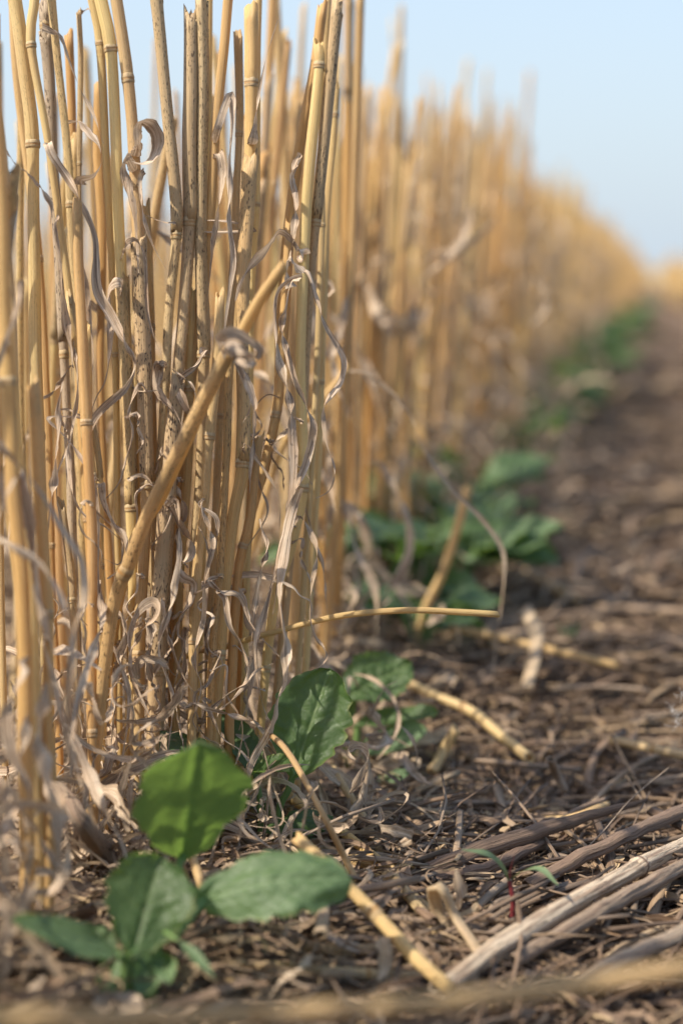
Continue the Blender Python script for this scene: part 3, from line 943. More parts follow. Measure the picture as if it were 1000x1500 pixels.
# soft blades near the lens along the photo edge
blade('ac', [(10, 500), (30, 450), (34, 410), (25, 450), (5, 510), (-10, 560)], 16, .45, .5, (.6, .9, .2))
blade('aa', [(0, 652), (35, 690), (60, 720), (92, 775), (118, 820), (123, 870), (108, 925), (102, 1000), (100, 1060), (97, 1110)], 12, .44, 1.0, (.55, .9, .4))
blade('aa', [(22, 700), (4, 740), (-6, 780), (20, 800), (60, 830), (90, 880), (104, 940), (118, 1010)], 12, .44, 1.2, (.5, .9, .4))
blade('ab', [(146, 850), (150, 910), (130, 970), (112, 1030), (104, 1100), (96, 1160)], 12, .46, 1.0, (.5, .9, .4), zs=np.array([.53, .51, .49, .475, .465, .46]))
blade('ab', [(64, 940), (80, 1000), (90, 1060), (105, 1110), (128, 1180), (150, 1230)], 12, .455, 1.1, (.6, .9, .4))
blade('aa', [(36, 980), (16, 1020), (10, 1060), (20, 1110), (40, 1150), (50, 1200)], 18, .44, 1.1, (.5, .8, .4))
blade('ab', [(68, 1000), (60, 1080), (66, 1140), (80, 1190), (86, 1240), (78, 1290)], 22, .445, .8, (.6, .9, .3))
blade('aa', [(40, 1060), (24, 1120), (8, 1160), (22, 1220), (38, 1280)], 12, .435, 1.3, (.6, .8, .4))
blade('ac', [(30, 700), (44, 760), (56, 840), (62, 900), (80, 960)], 20, .46, .6, (.7, .9, .2))
blade('ak', [(24, 600), (16, 650), (4, 700), (12, 760), (40, 800)], 10, .46, 1.1, (.6, .9, .3))

print('keys', len(KEY))

# ------------------------------------------------------------------ the rest of the row
def stem_world(base, top, bend, K, seed):
    t = np.linspace(0, 1, K)[:, None]
    c = top + (base - top) * t + bend * (np.sin(t * np.pi))
    return c


def in_view(p, top, mx=40):
    x0, y0, d0 = px_of(p); x1, y1, d1 = px_of(top)
    return d0 > .3 and max(x0, x1) > -mx and min(x0, x1) < 1000 + mx


cands = []
def sow(s0, s1, dens, l0, l1, hmean=.262, rs=1.0, seed=0):
    r = np.random.default_rng(seed)
    n = int((s1 - s0) * dens)
    for i in range(n):
        s = r.uniform(s0, s1); l = l0 + (l1 - l0) * r.beta(1.3, 1.3)
        b = row_pt(s, l)
        b[2] = float(ground_h(b[0], b[1])) - .002
        h = hmean + r.normal(0, .018)
        q = r.random()
        if q < .25: h = r.uniform(.13, .24)
        elif q > .93 and s > .25: h += r.uniform(.012, .045)
        lean = r.normal(0, .055 if s < .6 else .075, 2)
        if r.random() < .07: lean = r.normal(0, .12, 2)
        if s > .15: lean[0] = np.clip(lean[0], -.12, .075)
        tp = b + np.array([lean[0] * h, lean[1] * h, h])
        if l < .05: tp = tp - RL * .012 * r.random()
        x, y, d = px_of(b)
        if d < .50 or (d < .60 and l < .03): continue
        if not in_view(b, tp): continue
        cands.append((d, b, tp, r.uniform(.0010, .0021) * rs, (r.beta(1.1, 1.2) * (1 if s < 1.2 else .7), r.beta(1.1, 2.2) * .6, r.uniform(0, 1)), int(r.integers(1e6))))


# row in front of the lens: behind the hand-placed stems, then on into the distance
sow(-.12, .50, 105, .050, .13, .225, seed=1)
sow(.12, .75, 190, -.004, .05, .255, seed=12)
sow(.75, 2.2, 260, -.008, .085, .272, seed=2)
sow(2.2, 6, 190, -.015, .09, .268, 1.05, seed=3)
sow(6, 16, 90, -.015, .09, .265, 1.3, seed=4)
sow(16, 45, 22, -.01, .09, .25, 2.2, seed=5)
# neighbouring rows to the side
for k, l in enumerate((.25, .51, .77)):
    sow(-.1, 1.6, 60, l, l + .07, .215, seed=20 + k)
    sow(1.6, 7, 60, l, l + .07, .255, 1.15, seed=30 + k)
for k in range(10):
    l = -.27 - .26 * k
    sow(8 + 3 * k, 45, 14, l, l + .07, .24, 2.4, seed=50 + k)
for k in range(4):
    sow(4, 40, 16, 1.05 + .26 * k, 1.12 + .26 * k, .25, 2.2, seed=70 + k)

cands.sort(key=lambda q: q[0])
# keep the near ones out of the hand-placed ribbon space
NEAR = 250
def zone_label(d, b, tone, h, idx):
    warm = 'yellow' if tone[0] < .33 else ('golden' if tone[0] < .66 else 'orange')
    fle = 'grey-stained ' if tone[1] > .5 else ''
    size = 'short' if h < .22 else ('tall' if h > .285 else 'mid-height')
    l = (b - _a) @ RL
    s = (b - _a) @ RD
    if l > .15:
        where = 'in the second row behind the front clump'
    elif d < .52:
        where = 'beside the soft foreground blades'
    elif d < .75:
        where = 'behind the sharp front clump'
    elif d < 1.0:
        where = 'above the short leaning straw'
    elif d < 1.5:
        where = 'where the green seedlings recede'
    else:
        where = 'in the far soft stretch of the row'
    return f'{size} {fle}{warm} straw stem {where}', f'{size} {fle}{warm} stems {where}'


def add_blade_world(o, c, r, n=1, zoff=None):
    for _ in range(n):
        j = int(r.uniform(.12 if depth_of(c[0]) < .75 else .42, .85) * (len(c) - 1))
        p = c[j].copy()
        d = np.array([r.normal(), r.normal() * .6 - .3, 0]); d /= np.linalg.norm(d)
        L = r.uniform(.02, .075)
        pts = [p]
        cur = p.copy(); up = r.uniform(-.4, .7)
        dr = d * .7 + np.array([0, 0, up])
        for q in range(6):
            dr = dr + np.array([r.normal(0, .5), r.normal(0, .35), -.55 + r.normal(0, .25)])
            dr /= np.linalg.norm(dr)
            cur = cur + dr * L / 6
            cur[2] = max(cur[2], .003 + float(low(cur[1])))
            pts.append(cur.copy())
        mb = MB()
        cc = crom(pts, 44)
        ribbon(mb, cc, r.uniform(.0018, .0045), r.uniform(.4, 2), None, (r.uniform(.2, .95), r.uniform(.3, 1), r.uniform(.1, .7)), seed=int(r.integers(1e6)), M=5)
        mb.build('leaf_blade', M_DRY, parent=o)


for idx, (d, b, tp, rad, tone, sd) in enumerate(cands[:NEAR]):
    r = np.random.default_rng(sd)
    h = tp[2] - b[2]
    K = 34 if d < .8 else 22
    c = stem_world(b, tp, np.array([r.normal(0, .003), r.normal(0, .003), 0]), K, sd)
    nodes = [q for q in (r.uniform(.15, .45), r.uniform(.6, .85)) if r.random() < .6]
    lab, grp = zone_label(d, b, tone, h, idx)
    sh = ()
    if r.random() < .6 and nodes:
        sh = ((max(0.01, nodes[0] - r.uniform(.12, .28)), nodes[0] - .004, (tone[0], min(1, tone[1] + .4), .9)),)
    o = make_stem(c, rad, tone, nodes, lab, grp, sh, M=12 if d < .8 else 8, seed=sd, node_parts=d < .85)
    l = (b - _a) @ RL
    nb = (int(r.random() < .75) + int(r.random() < .35)) if l > .015 or d > .72 else 0
    add_blade_world(o, c, r, nb)

# everything past the nearest few hundred, and the row's unseen run past the camera, added for its shade: one mass
rest = cands[NEAR:]
_r = np.random.default_rng(77)
for i in range(300):
    s_ = _r.uniform(-.85, -.10); l_ = _r.uniform(-.005, .085)
    b = row_pt(s_, l_); b[2] = float(ground_h(b[0], b[1])) - .002
    h = .25 + _r.normal(0, .02)
    if .27 < b[1] < .43 and _r.random() < .8: continue  # unseen run thinned here so sun reaches the front seedling
    tp = b + np.array([_r.normal(-.03, .04) * h, _r.normal(0, .05) * h, h])
    if max(px_of(b)[0], px_of(tp)[0], px_of((b + tp) / 2)[0]) > -60 and b[1] > .2: continue
    rest.append((1, b, tp, _r.uniform(.0015, .0024), (_r.random(), _r.random() * .5, .4), 1))
mb = MB()
K, M = 7, 6
B = np.array([q[1] for q in rest]); Tp = np.array([q[2] for q in rest]); R_ = np.array([q[3] for q in rest]); TN = np.array([q[4] for q in rest])
t = np.linspace(0, 1, K)[None, :, None]
c = Tp[:, None] + (B - Tp)[:, None] * t
c = c + np.sin(t * np.pi) * rng.normal(0, .003, (len(rest), 1, 3))
th = np.linspace(0, 2 * np.pi, M, endpoint=False)
ringx = np.stack([np.cos(th), np.sin(th), np.zeros(M)], -1)
G = c[:, :, None, :] + ringx[None, None] * R_[:, None, None, None]
uv = np.stack(np.broadcast_arrays(np.abs(th / np.pi - 1)[None, None, :], (t[..., 0] * .25)[:, :, None] + np.zeros((len(rest), 1, 1))), -1)
mb.grid(G, uv, TN[:, None, None, :], wrap=True)
capc = np.stack([G[:, 0] * 0 + c[:, 0][:, None], G[:, 0]], 1)
mb.grid(capc, uv[:, :2], TN[:, None, None, :], wrap=True)
tag(mb.build('distant_stubble', M_STRAW), 'blurred mass of cut wheat stems running to the horizon', 'stubble', kind='stuff')
print('cands', len(cands))

# ------------------------------------------------------------------ batches of loose bits on the ground
def batch_tubes(mb, cen, L, dirs, rad, tone, r, K=6, M=6, bend=.06, flat=1.0):
    N = len(cen)
    s = np.linspace(-.5, .5, K)
    side = np.cross(dirs, [0, 0, 1.0]); side /= np.linalg.norm(side, axis=1)[:, None] + 1e-9
    upv = np.cross(side, dirs)
    bb = r.normal(0, bend, (N, 2))
    c = cen[:, None] + dirs[:, None] * (s[None, :, None] * L[:, None, None]) \
        + side[:, None] * ((s ** 2)[None, :, None] * (L * bb[:, 0])[:, None, None] * 4) + upv[:, None] * ((s ** 2)[None, :, None] * (L * np.abs(bb[:, 1]) * -1)[:, None, None] * 2)
    th = np.linspace(0, 2 * np.pi, M, endpoint=False)
    rr = rad[:, None] * (1 + r.normal(0, .10, (N, K)))
    G = c[:, :, None, :] + rr[:, :, None, None] * (np.cos(th)[None, None, :, None] * side[:, None, None, :] + flat * np.sin(th)[None, None, :, None] * upv[:, None, None, :])
    # ragged ends, closed
    G[:, 0] += dirs[:, None] * r.uniform(-.0015, .0015, (N, M))[:, :, None]
    G[:, -1] += dirs[:, None] * r.uniform(-.0015, .0015, (N, M))[:, :, None]
    e0 = c[:, 0][:, None, None, :] + (G[:, :1] - c[:, 0][:, None, None, :]) * .3 + dirs[:, None, None] * .002
    e1 = c[:, -1][:, None, None, :] + (G[:, -1:] - c[:, -1][:, None, None, :]) * .3 - dirs[:, None, None] * .002
    G = np.concatenate([e0, G, e1], 1)
    v = np.r_[s[0], s, s[-1]][None, :, None] * L[:, None, None] + r.uniform(0, 3, (N, 1, 1))
    uv = np.stack(np.broadcast_arrays(np.abs(th / np.pi - 1)[None, None, :], v), -1)
    mb.grid(G, uv, tone[:, None, None, :], wrap=True)


def batch_ribbons(mb, cen, L, wid, tone, r, K=14, M=3, curl=1.0, lift=.25):
    N = len(cen)
    # random smooth walk in the plane with some lift
    a0 = r.uniform(0, 2 * np.pi, N)
    kappa = r.normal(0, 1.4 * curl, (N, 1)) + np.cumsum(r.normal(0, .55 * curl, (N, K)), 1)
    ang = a0[:, None] + np.cumsum(kappa / K * 2, 1)
    el = lift * np.sin(np.linspace(0, 1, K)[None, :] * r.uniform(2, 7, (N, 1)) + r.uniform(0, 6, (N, 1))) + r.normal(0, lift * .5, (N, 1))
    st = np.stack([np.cos(ang) * np.cos(el), np.sin(ang) * np.cos(el), np.sin(el)], -1) * (L / K)[:, None, None]
    c = np.cumsum(st, 1)
    c = c - c.mean(1, keepdims=True) + cen[:, None]
    T = np.gradient(c, axis=1); T /= np.linalg.norm(T, axis=2)[..., None] + 1e-12
    side = np.cross(T, [0, 0, 1.0]); side /= np.linalg.norm(side, axis=2)[..., None] + 1e-9
    upv = np.cross(side, T)
    phi = r.uniform(-1.2, 1.2, (N, 1)) + np.cumsum(r.normal(.18, .5, (N, K)) * r.uniform(.2, 1.6, (N, 1)), 1) * .6
    S = np.cos(phi)[..., None] * side + np.sin(phi)[..., None] * upv
    Nn = -np.sin(phi)[..., None] * side + np.cos(phi)[..., None] * upv
    prof = np.clip(np.minimum(np.linspace(.3, 5, K), np.linspace(4, .15, K)), 0, 1)[None] * (1 + r.normal(0, .18, (N, K)))
    s = np.linspace(-1, 1, M)
    fold = r.uniform(.1, .6, (N, 1, 1))
    w_ = (wid[:, None] * prof / 2)[:, :, None]
    G = c[:, :, None, :] + (w_ * s)[..., None] * S[:, :, None, :] * (1 - .3 * fold[..., None]) + (w_ * (s ** 2) * fold)[..., None] * Nn[:, :, None, :]
    v = (np.linspace(0, 1, K)[None] * L[:, None] + r.uniform(0, 3, (N, 1)))[:, :, None]
    uv = np.stack(np.broadcast_arrays(s[None, None, :] * .5 + .5, v), -1)
    mb.grid(G, uv, tone[:, None, None, :])


def scatter(r, n, d0, d1, power=1.0, margin=.12):
    """ground points inside a widened view wedge, roughly even in the picture"""
    d = d0 * np.exp(r.random(n) ** power * math.log(d1 / d0))
    xh = (r.uniform(-margin, 1 + margin, n) - .5) * 1000 / FPX
    x = xh * d; y = d * 1.0
    return np.stack([x, y, ground_h(x, y)], -1)


def lat(p):
    return (p[:, 0] - _a[0]) * RL[0] + (p[:, 1] - _a[1]) * RL[1]


def tones(r, p, n, pale=0.0):
    """near the row the residue is fresh and pale, between the rows dark and rotten"""
    l = lat(p)
    near = np.clip((l + .11) / .10, 0, 1)
    a = .04 + r.beta(1.2, 1.8, n) * .62 + near * r.uniform(.08, .45, n) + pale  # tones also lowered to put the row's shade into the colour
    a = a * r.choice([.55, 1.0, 1.25], n)
    hit = r.random(n) < .10
    a[hit] = r.uniform(.6, 1, hit.sum())
    return np.stack([np.clip(a, .02, 1), r.beta(1, 1.6, n) * (.5 + .5 * near), r.uniform(0, 1, n)], -1)


def residue():
    r = np.random.default_rng(5)
    # straw bits
    mb = MB()
    for (n, d0, d1, Lm, rm) in ((6500, .36, 1.1, .030, .00048), (620, .47, 1.1, .050, .0012), (3200, .9, 2.6, .045, .0014), (1800, 2.4, 9, .10, .0034), (700, 8, 30, .25, .010)):
        p = scatter(r, n, d0, d1)
        L = Lm * r.lognormal(0, .5, n); L = np.minimum(L, Lm * 2.6)
        rad = rm * r.lognormal(0, .45, n); rad = np.clip(rad, rm * .3, rm * 1.9)
        az = r.normal(.75, .6, n)
        tilt = r.normal(0, .16, n)
        dirs = np.stack([np.cos(az) * np.cos(tilt), np.sin(az) * np.cos(tilt), np.sin(tilt)], -1)
        p[:, 2] += rad + r.beta(1, 2, n) * (.008 if d0 < 1 else .02) + np.abs(np.sin(tilt)) * L * .22
        batch_tubes(mb, p, L, dirs, rad, tones(r, p, n), r, flat=.6, bend=.12)
    for (n, d0, d1, Lm, rm, az0) in ((380, .47, 1.1, .075, .00085, .55), (420, .8, 2.2, .10, .0014, .6), (300, 2, 6, .16, .0024, .7)):
        p = scatter(r, n, d0, d1)
        L = Lm * r.uniform(.5, 1.5, n); rad = rm * r.uniform(.5, 1.5, n)
        az = r.normal(az0, .5, n); tilt = r.normal(0, .05, n)
        dirs = np.stack([np.cos(az) * np.cos(tilt), np.sin(az) * np.cos(tilt), np.sin(tilt)], -1)
        p[:, 2] += rad + r.uniform(.002, .010, n)
        tn_ = np.stack([r.beta(1.6, 1.4, n) * .9, r.beta(1, 1.4, n), r.uniform(0, 1, n)], -1)
        batch_tubes(mb, p, L, dirs, rad, tn_, r, K=9, M=8, flat=.7, bend=.16)
    tag(mb.build('straw_residue', M_LIT), 'broken weathered straw bits covering the soil between the rows', 'straw residue', kind='stuff')
    # curled leaf shreds
    mb = MB()
    for (n, d0, d1, Lm, wm) in ((15000, .36, 1.1, .026, .00085), (900, .36, 1.1, .026, .0028), (3600, .9, 3.0, .045, .0032)):
        p = scatter(r, n, d0, d1)
        L = Lm * r.lognormal(0, .5, n); L = np.minimum(L, Lm * 2.4)
        wd = np.clip(wm * r.lognormal(0, .55, n), .0003, .006)
        near = np.clip((lat(p) + .10) / .08, 0, 1)
        p[:, 2] += r.beta(1, 2, n) * (.008 + .012 * near) + .001
        t_ = tones(r, p, n, .08)
        batch_ribbons(mb, p, L, wd, t_, r)
    # fine chaff and flakes
    n = 4500
    p = scatter(r, n, .36, .9)
    p[:, 2] += r.beta(1, 2, n) * .007 + .0008
    batch_ribbons(mb, p, r.uniform(.003, .009, n), r.uniform(.0005, .0022, n), tones(r, p, n, .05), r, K=4, M=3, curl=.4)
    tag(mb.build('leaf_shreds', M_LIT), 'tangle of dry curled leaf shreds and chaff on the soil', 'plant litter', kind='stuff')
    # pale tangle around the feet of the stems
    mb = MB()
    n = 2600
    s = r.uniform(-.22, .9, n) ; l = r.normal(.03, .035, n)
    l = np.where(s < .1, l - .01, l)
    p = _a + RD * s[:, None] + RL * l[:, None]
    p[:, 2] = ground_h(p[:, 0], p[:, 1]) + r.beta(1, 1.8, n) * .045
    keep = (p[:, 1] > .40) & ~((p[:, 1] < .475) & (p[:, 0] > -.078))
    p = p[keep]; n = len(p)
    t_ = np.stack([r.uniform(.15, 1, n), r.uniform(.2, 1, n), r.uniform(0, .8, n)], -1)
    batch_ribbons(mb, p, r.lognormal(0, .45, n) * .035, np.clip(.0019 * r.lognormal(0, .5, n), .0005, .005), t_, r, K=20, M=5, curl=1.1, lift=.75)
    # shredded blades piled thickest at the near end of the row
    n = 1500
    s = r.uniform(-.16, .16, n); l = r.normal(.0, .022, n)
    p = _a + RD * s[:, None] + RL * l[:, None]
    p[:, 2] = ground_h(p[:, 0], p[:, 1]) + r.beta(1, 1.7, n) * .065
    keep = ~((p[:, 1] < .49) & (p[:, 0] > -.074)) & ~((p[:, 0] > -.052) & (p[:, 2] - low(p[:, 1]) > .006))
    p = p[keep]; n = len(p)
    t_ = np.stack([r.uniform(.35, 1, n), r.uniform(.2, 1, n), r.uniform(0, .8, n)], -1)
    batch_ribbons(mb, p, r.lognormal(0, .4, n) * .034, np.clip(.0021 * r.lognormal(0, .5, n), .0006, .005), t_, r, K=20, M=5, curl=.9, lift=1.0)
    # and round the neighbouring far row stretch
    n = 1800
    s = r.uniform(.6, 4, n); l = r.normal(.03, .04, n)
    p = _a + RD * s[:, None] + RL * l[:, None]
    p[:, 2] = ground_h(p[:, 0], p[:, 1]) + r.beta(1, 1.8, n) * .10
    t_ = np.stack([r.uniform(.15, 1, n), r.uniform(.2, 1, n), r.uniform(0, .8, n)], -1)
    batch_ribbons(mb, p, r.lognormal(0, .45, n) * .06, np.clip(.003 * r.lognormal(0, .5, n), .001, .006), t_, r, K=14, M=3, curl=1.1, lift=.8)
    n = 1300
    s = r.uniform(.35, 3.6, n); l = r.normal(.03, .035, n)
    p = _a + RD * s[:, None] + RL * l[:, None]
    p[:, 2] = r.uniform(.02, .21, n)
    t_ = np.stack([r.uniform(.4, 1, n), r.uniform(.2, 1, n), r.uniform(0, .6, n)], -1)
    batch_ribbons(mb, p, r.lognormal(0, .4, n) * .05, np.clip(.0028 * r.lognormal(0, .4, n), .001, .005), t_, r, K=14, M=3, curl=.7, lift=1.1)
    tag(mb.build('dry_leaf_tangle', M_DRY), 'pale curled dead leaf tangle round the feet of the stubble row', 'dead leaves', kind='stuff')
    # soil crumbs
    mb = MB()
    n = 5000
    p = scatter(r, n, .36, 1.2)
    sz = np.clip(r.lognormal(-6.9, .5, n), .0004, .0035)
    p[:, 2] += sz * .4
    K, M = 5, 7
    ph = np.linspace(.02, np.pi - .02, K); th = np.linspace(0, 2 * np.pi, M, endpoint=False)
    unit = np.stack([np.sin(ph)[:, None] * np.cos(th), np.sin(ph)[:, None] * np.sin(th), np.cos(ph)[:, None] + 0 * th], -1)
    G = p[:, None, None] + unit[None] * (sz[:, None, None] * (1 + r.normal(0, .18, (n, K, M))))[..., None]
    mb.grid(G, np.zeros(2), np.zeros(3), wrap=True)
    tag(mb.build('soil_crumbs', M_SOIL), 'small dark soil crumbs between the residue', 'soil crumbs', kind='stuff')


residue()

# ------------------------------------------------------------------ single straws and stalks lying on the ground
g = GP
LG = 'loose straws lying on the ground'
loose('g1', 'long golden straw running from the curled leaf down to the bleached stalk', (.4, .1, .25), [g(432, 1226, .030), g(500, 1290, .022), g(560, 1352, .014), g(612, 1408, .009), g(660, 1450, .004)], 21, [.5], group=LG, seed=31)
loose('g2', 'thick hollow straw piece with its round open end showing', (.45, .35, .3), [g(604, 1277, .006), g(540, 1264, .006), g(470, 1250, .006), g(420, 1240, .004)], 22, [], group=LG, seed=32, jag=.0002)
loose('g3', 'golden straw slipping behind the thin stick beside the small dark leaf', (.35, .05, .1), [g(556, 1262, .008), g(520, 1234, .010), g(480, 1203, .012), g(440, 1180, .014), g(420, 1160, .01)], 15, [], group=LG, seed=33)
loose('g4', 'pale mottled straw bent at a joint below the hollow piece', (.3, .45, .9), [g(530, 1283, .004), g(560, 1282, .007), g(577, 1288, .009), g(600, 1315, .008), g(630, 1350, .005), g(655, 1385, .002)], 17, [.36], group=LG, seed=34)
loose('g4b', 'split pale straw lying along the mottled bent one', (.35, .4, .5), [g(590, 1300, .006), g(620, 1325, .006), g(650, 1350, .003), g(668, 1362, .001)], 13, [], group=LG, seed=35)
loose('g5', 'flattened grey straw folded over in a narrow hairpin', (.45, .75, .4), [g(660, 1395, .001), g(645, 1350, .006), g(634, 1310, .014), g(638, 1299, .017), g(650, 1304, .016), g(668, 1345, .008), g(695, 1385, .005), g(715, 1420, .002)], 17, [], group=LG, seed=36, flat=.3)
loose('g11', 'pale straw with a joint lying past the pale seedling leaves', (.25, .3, .2), [g(776, 1112, .004), g(730, 1075, .006), g(690, 1042, .008), g(640, 1020, .010), g(590, 998, .012)], 15, [.62], group=LG, seed=37)
loose('g11b', 'tan straw stub poking up behind the tiny round leaf', (.3, .35, .3), [g(668, 1068, .016), g(650, 1100, .008), g(632, 1132, .002)], 17, [], group=LG, seed=38)
loose('g12', 'pale straw arching down beside the mid seedling stalks', (.35, .4, .2), [g(487, 1125, .014), g(505, 1155, .014), g(525, 1185, .010), g(548, 1232, .006), g(557, 1252, .003)], 13, [], group=LG, seed=39)
loose('g13', 'long blurred straw pointing at the inter-row behind the arching straw end', (.45, .2, .2), [g(905, 975, .006), g(820, 955, .01), g(740, 936, .012), g(660, 920, .014)], 11, [], group=LG, seed=40)
loose('g14', 'long blurred straw sloping out of the far green leaves', (.7, .5, .4), [g(850, 882, .004), g(790, 850, .006), g(740, 822, .010), g(680, 790, .014)], 13, [], group=LG, seed=41)
loose('g15', 'pale curved leaf piece standing up from the soil, blurred', (.4, .9, .2), [g(768, 893, .02), g(784, 925, .014), g(782, 965, .01), g(770, 1010, .004)], 16, [], group=LG, seed=42, flat=.4)
loose('g16', 'straw with a pale tip entering at the photo edge above the fine fibre', (.35, .5, .3), [g(1010, 1108, .008), g(960, 1098, .008), g(895, 1084, .006)], 14, [.4], group=LG, seed=43)
loose('g17', 'shredded tan straw dropping behind the soft foreground straw', (.45, .3, .4), [g(303, 1350, .004), g(318, 1390, .004), g(335, 1440, .002), g(345, 1490, .000)], 22, [.6], group=LG, seed=44)
loose('g17b', 'upright tan straw rising between the broad seedling leaves', (.4, .3, .3), [P(268, 1215, .50), P(280, 1250, .495), P(296, 1300, .485), g(312, 1350, .004)], 14, [], group=LG, seed=45)
loose('g18', 'straw lying level across the litter below the ribbed leaf', (.4, .5, .4), [g(620, 1432, .002), g(540, 1428, .004), g(440, 1420, .006), g(340, 1412, .005)], 17, [.3, .7], group=LG, seed=46)
loose('g19', 'brown straw buried in litter beneath the level one', (.6, .6, .5), [g(600, 1385, .002), g(520, 1392, .004), g(440, 1388, .004), g(370, 1392, .002)], 20, [], group=LG, seed=47)
loose('g20', 'short orange straw showing beside the small dark leaf', (.85, .05, .1), [g(428, 1216, .006), g(400, 1212, .008), g(366, 1205, .008), g(340, 1203, .008)], 20, [], group=LG, seed=48)
loose('g22', 'grey straw lying under the red-stemmed sprout', (.6, .8, .4), [g(742, 1292, .003), g(712, 1316, .004), g(678, 1350, .003)], 15, [], group=LG, seed=49, mat=M_LIT)
loose('g23', 'grey straw crossing beneath the red-stemmed sprout', (.5, .8, .4), [g(800, 1296, .004), g(760, 1312, .004), g(725, 1325, .003), g(708, 1360, .002)], 10, [], group=LG, seed=50, mat=M_LIT)
loose('g24', 'straw fragment with a pale stub end below the split stalk', (.45, .7, .4), [g(752, 1350, .004), g(722, 1368, .004), g(695, 1386, .003)], 15, [], group=LG, seed=51, mat=M_LIT)
loose('g25', 'level pale straw behind the short hollow straw', (.55, .8, .2), [g(665, 1192, .004), g(620, 1187, .005), g(580, 1184, .003)], 8, [], group=LG, seed=52)
loose('g26', 'level tan straw above the split stalk', (.4, .5, .2), [g(886, 1172, .006), g(850, 1185, .006), g(820, 1200, .004), g(780, 1204, .003)], 9, [], group=LG, seed=53, mat=M_LIT)
loose('g27', 'amber straw stub with rounded end above the split stalk', (.45, .3, .2), [g(888, 1180, .006), g(862, 1190, .007), g(838, 1198, .005), g(800, 1202, .003)], 13, [], group=LG, seed=54)
loose('g28', 'grey straw end with a knotted stub beside the leaf scrap', (.5, .8, .4), [g(662, 1236, .006), g(630, 1229, .006), g(600, 1222, .004)], 15, [.15], group=LG, seed=55, mat=M_LIT)
loose('g29', 'short upright grey straw piece mid litter, blurred', (.5, .7, .2), [g(806, 1112, .016), g(815, 1135, .008), g(828, 1160, .002)], 13, [], group=LG, seed=56, mat=M_LIT)
loose('g30', 'brown straw crossing the litter toward the pale stub', (.3, .5, .3), [g(700, 1115, .004), g(780, 1122, .005), g(850, 1128, .003)], 9, [], group=LG, seed=57, mat=M_LIT)
loose('fg', 'very soft straw lying across the bottom of the photo in front of everything', (.55, .35, .3),
      [P(-60, 1491, .30), P(200, 1493, .305), P(420, 1482, .31), P(650, 1468, .31), P(850, 1442, .315), P(1060, 1412, .32)], 31, [.38], group=None, seed=58)

# thin stick leaning down from the seedling, tagged as a straw
loose('stick', 'thin pinkish-tan stick leaning from the ribbons to the litter', (.75, .35, .2),
      [P(398, 1078, .535), P(415, 1094, .525), P(434, 1122, .52), P(472, 1192, .505), g(508, 1264, .014), g(543, 1332, .004)], 10, [.1], seed=60, cat='stick')
# bleached old stalk and its grey neighbours
OLD = 'old weathered stalks'
loose('log', 'thick bleached old stalk with peeling pale bark catching the sun', (.0, .2, .5),
      [g(1030, 1222, .010), g(915, 1282, .009), g(780, 1358, .007), g(640, 1452, .003)], 34,
      [.28], name='old_stalk', cat='stalk', group=OLD, mat=M_STALK, seed=61, rscale=[.8, .75, .85, .95, 1, 1.02, .9, .8], jag=.001)
loose('log2', 'grey-brown old stalk lying just below the bleached one', (.7, .2, .5),
      [g(1030, 1254, .008), g(890, 1330, .007), g(750, 1410, .003)], 26, [], name='old_stalk', cat='stalk', group=OLD, mat=M_STALK, seed=62)
loose('log3', 'brown split stalk tapering up to a point behind the red-stemmed sprout', (.95, .2, .5),
      [g(945, 1172, .012), g(800, 1214, .010), g(700, 1248, .008), g(600, 1288, .004)], 23, [], name='old_stalk', cat='stalk', group=OLD, mat=M_STALK, seed=63, flat=.15, rscale=[.15, .6, .9, 1, 1, .8])
loose('log4', 'dark ridged stalk lying under the split tapering one', (1.0, .2, .5),
      [g(800, 1232, .006), g(740, 1262, .006), g(680, 1282, .005), g(600, 1296, .003)], 20, [], name='old_stalk', cat='stalk', group=OLD, mat=M_STALK, seed=64, rscale=[.5, 1, 1, .8])
loose('log5', 'reddish-brown long stalk leading to the photo edge above the bleached one', (.9, .2, .5),
      [g(1030, 1176, .010), g(900, 1234, .008), g(770, 1298, .003)], 22, [], name='old_stalk', cat='stalk', group=OLD, mat=M_STALK, seed=65)
loose('log6', 'rough brown stick leaning in the litter behind the dark seedling leaf', (.75, .2, .5),
      [P(92, 1160, .50), P(120, 1205, .49), g(150, 1250, .016), g(182, 1300, .002)], 32, [], name='old_stalk', cat='stalk', group=OLD, mat=M_STALK, seed=66, rscale=[.6, 1, 1.05, .9], jag=.002)
loose('log7', 'blurred tan stalk at the lower photo corner', (.45, .2, .5),
      [g(1030, 1352, .010), g(960, 1385, .010), g(900, 1412, .008), g(850, 1440, .004)], 26, [], name='old_stalk', cat='stalk', group=OLD, mat=M_STALK, seed=67)
loose('fib', 'fine white fibre slanting above the reddish-brown stalk', (.1, 1, 0),
      [g(978, 1126, .02), g(925, 1170, .014), g(880, 1222, .008), g(842, 1258, .004)], 2.6, [], name='plant_fibre', cat='fibre', seed=68, mat=M_DRY, M=6)

# free dry leaves on the ground
def dry_leaf(label, pts, wpx, turns, tone, fold=.3, phase=None, taper=(.3, .2), group='dry leaves lying on the litter'):
    W = np.array(pts)
    n = int(max(30, arclen(W)[-1] / .001))
    cc = crom(W, n)
    z = depth_of(cc[n // 2])
    sd = int(abs(W[0][0] * 91137 + W[0][1] * 7717)) % 9999
    mb = MB(); ribbon(mb, cc, wpx / FPX * z * 1.25, turns, phase, tone, fold=fold, seed=sd, taper=taper, M=9)
    o = mb.build('dry_leaf', M_DRY, origin=cc[-1])
    tag(o, label, 'dry leaf', group)


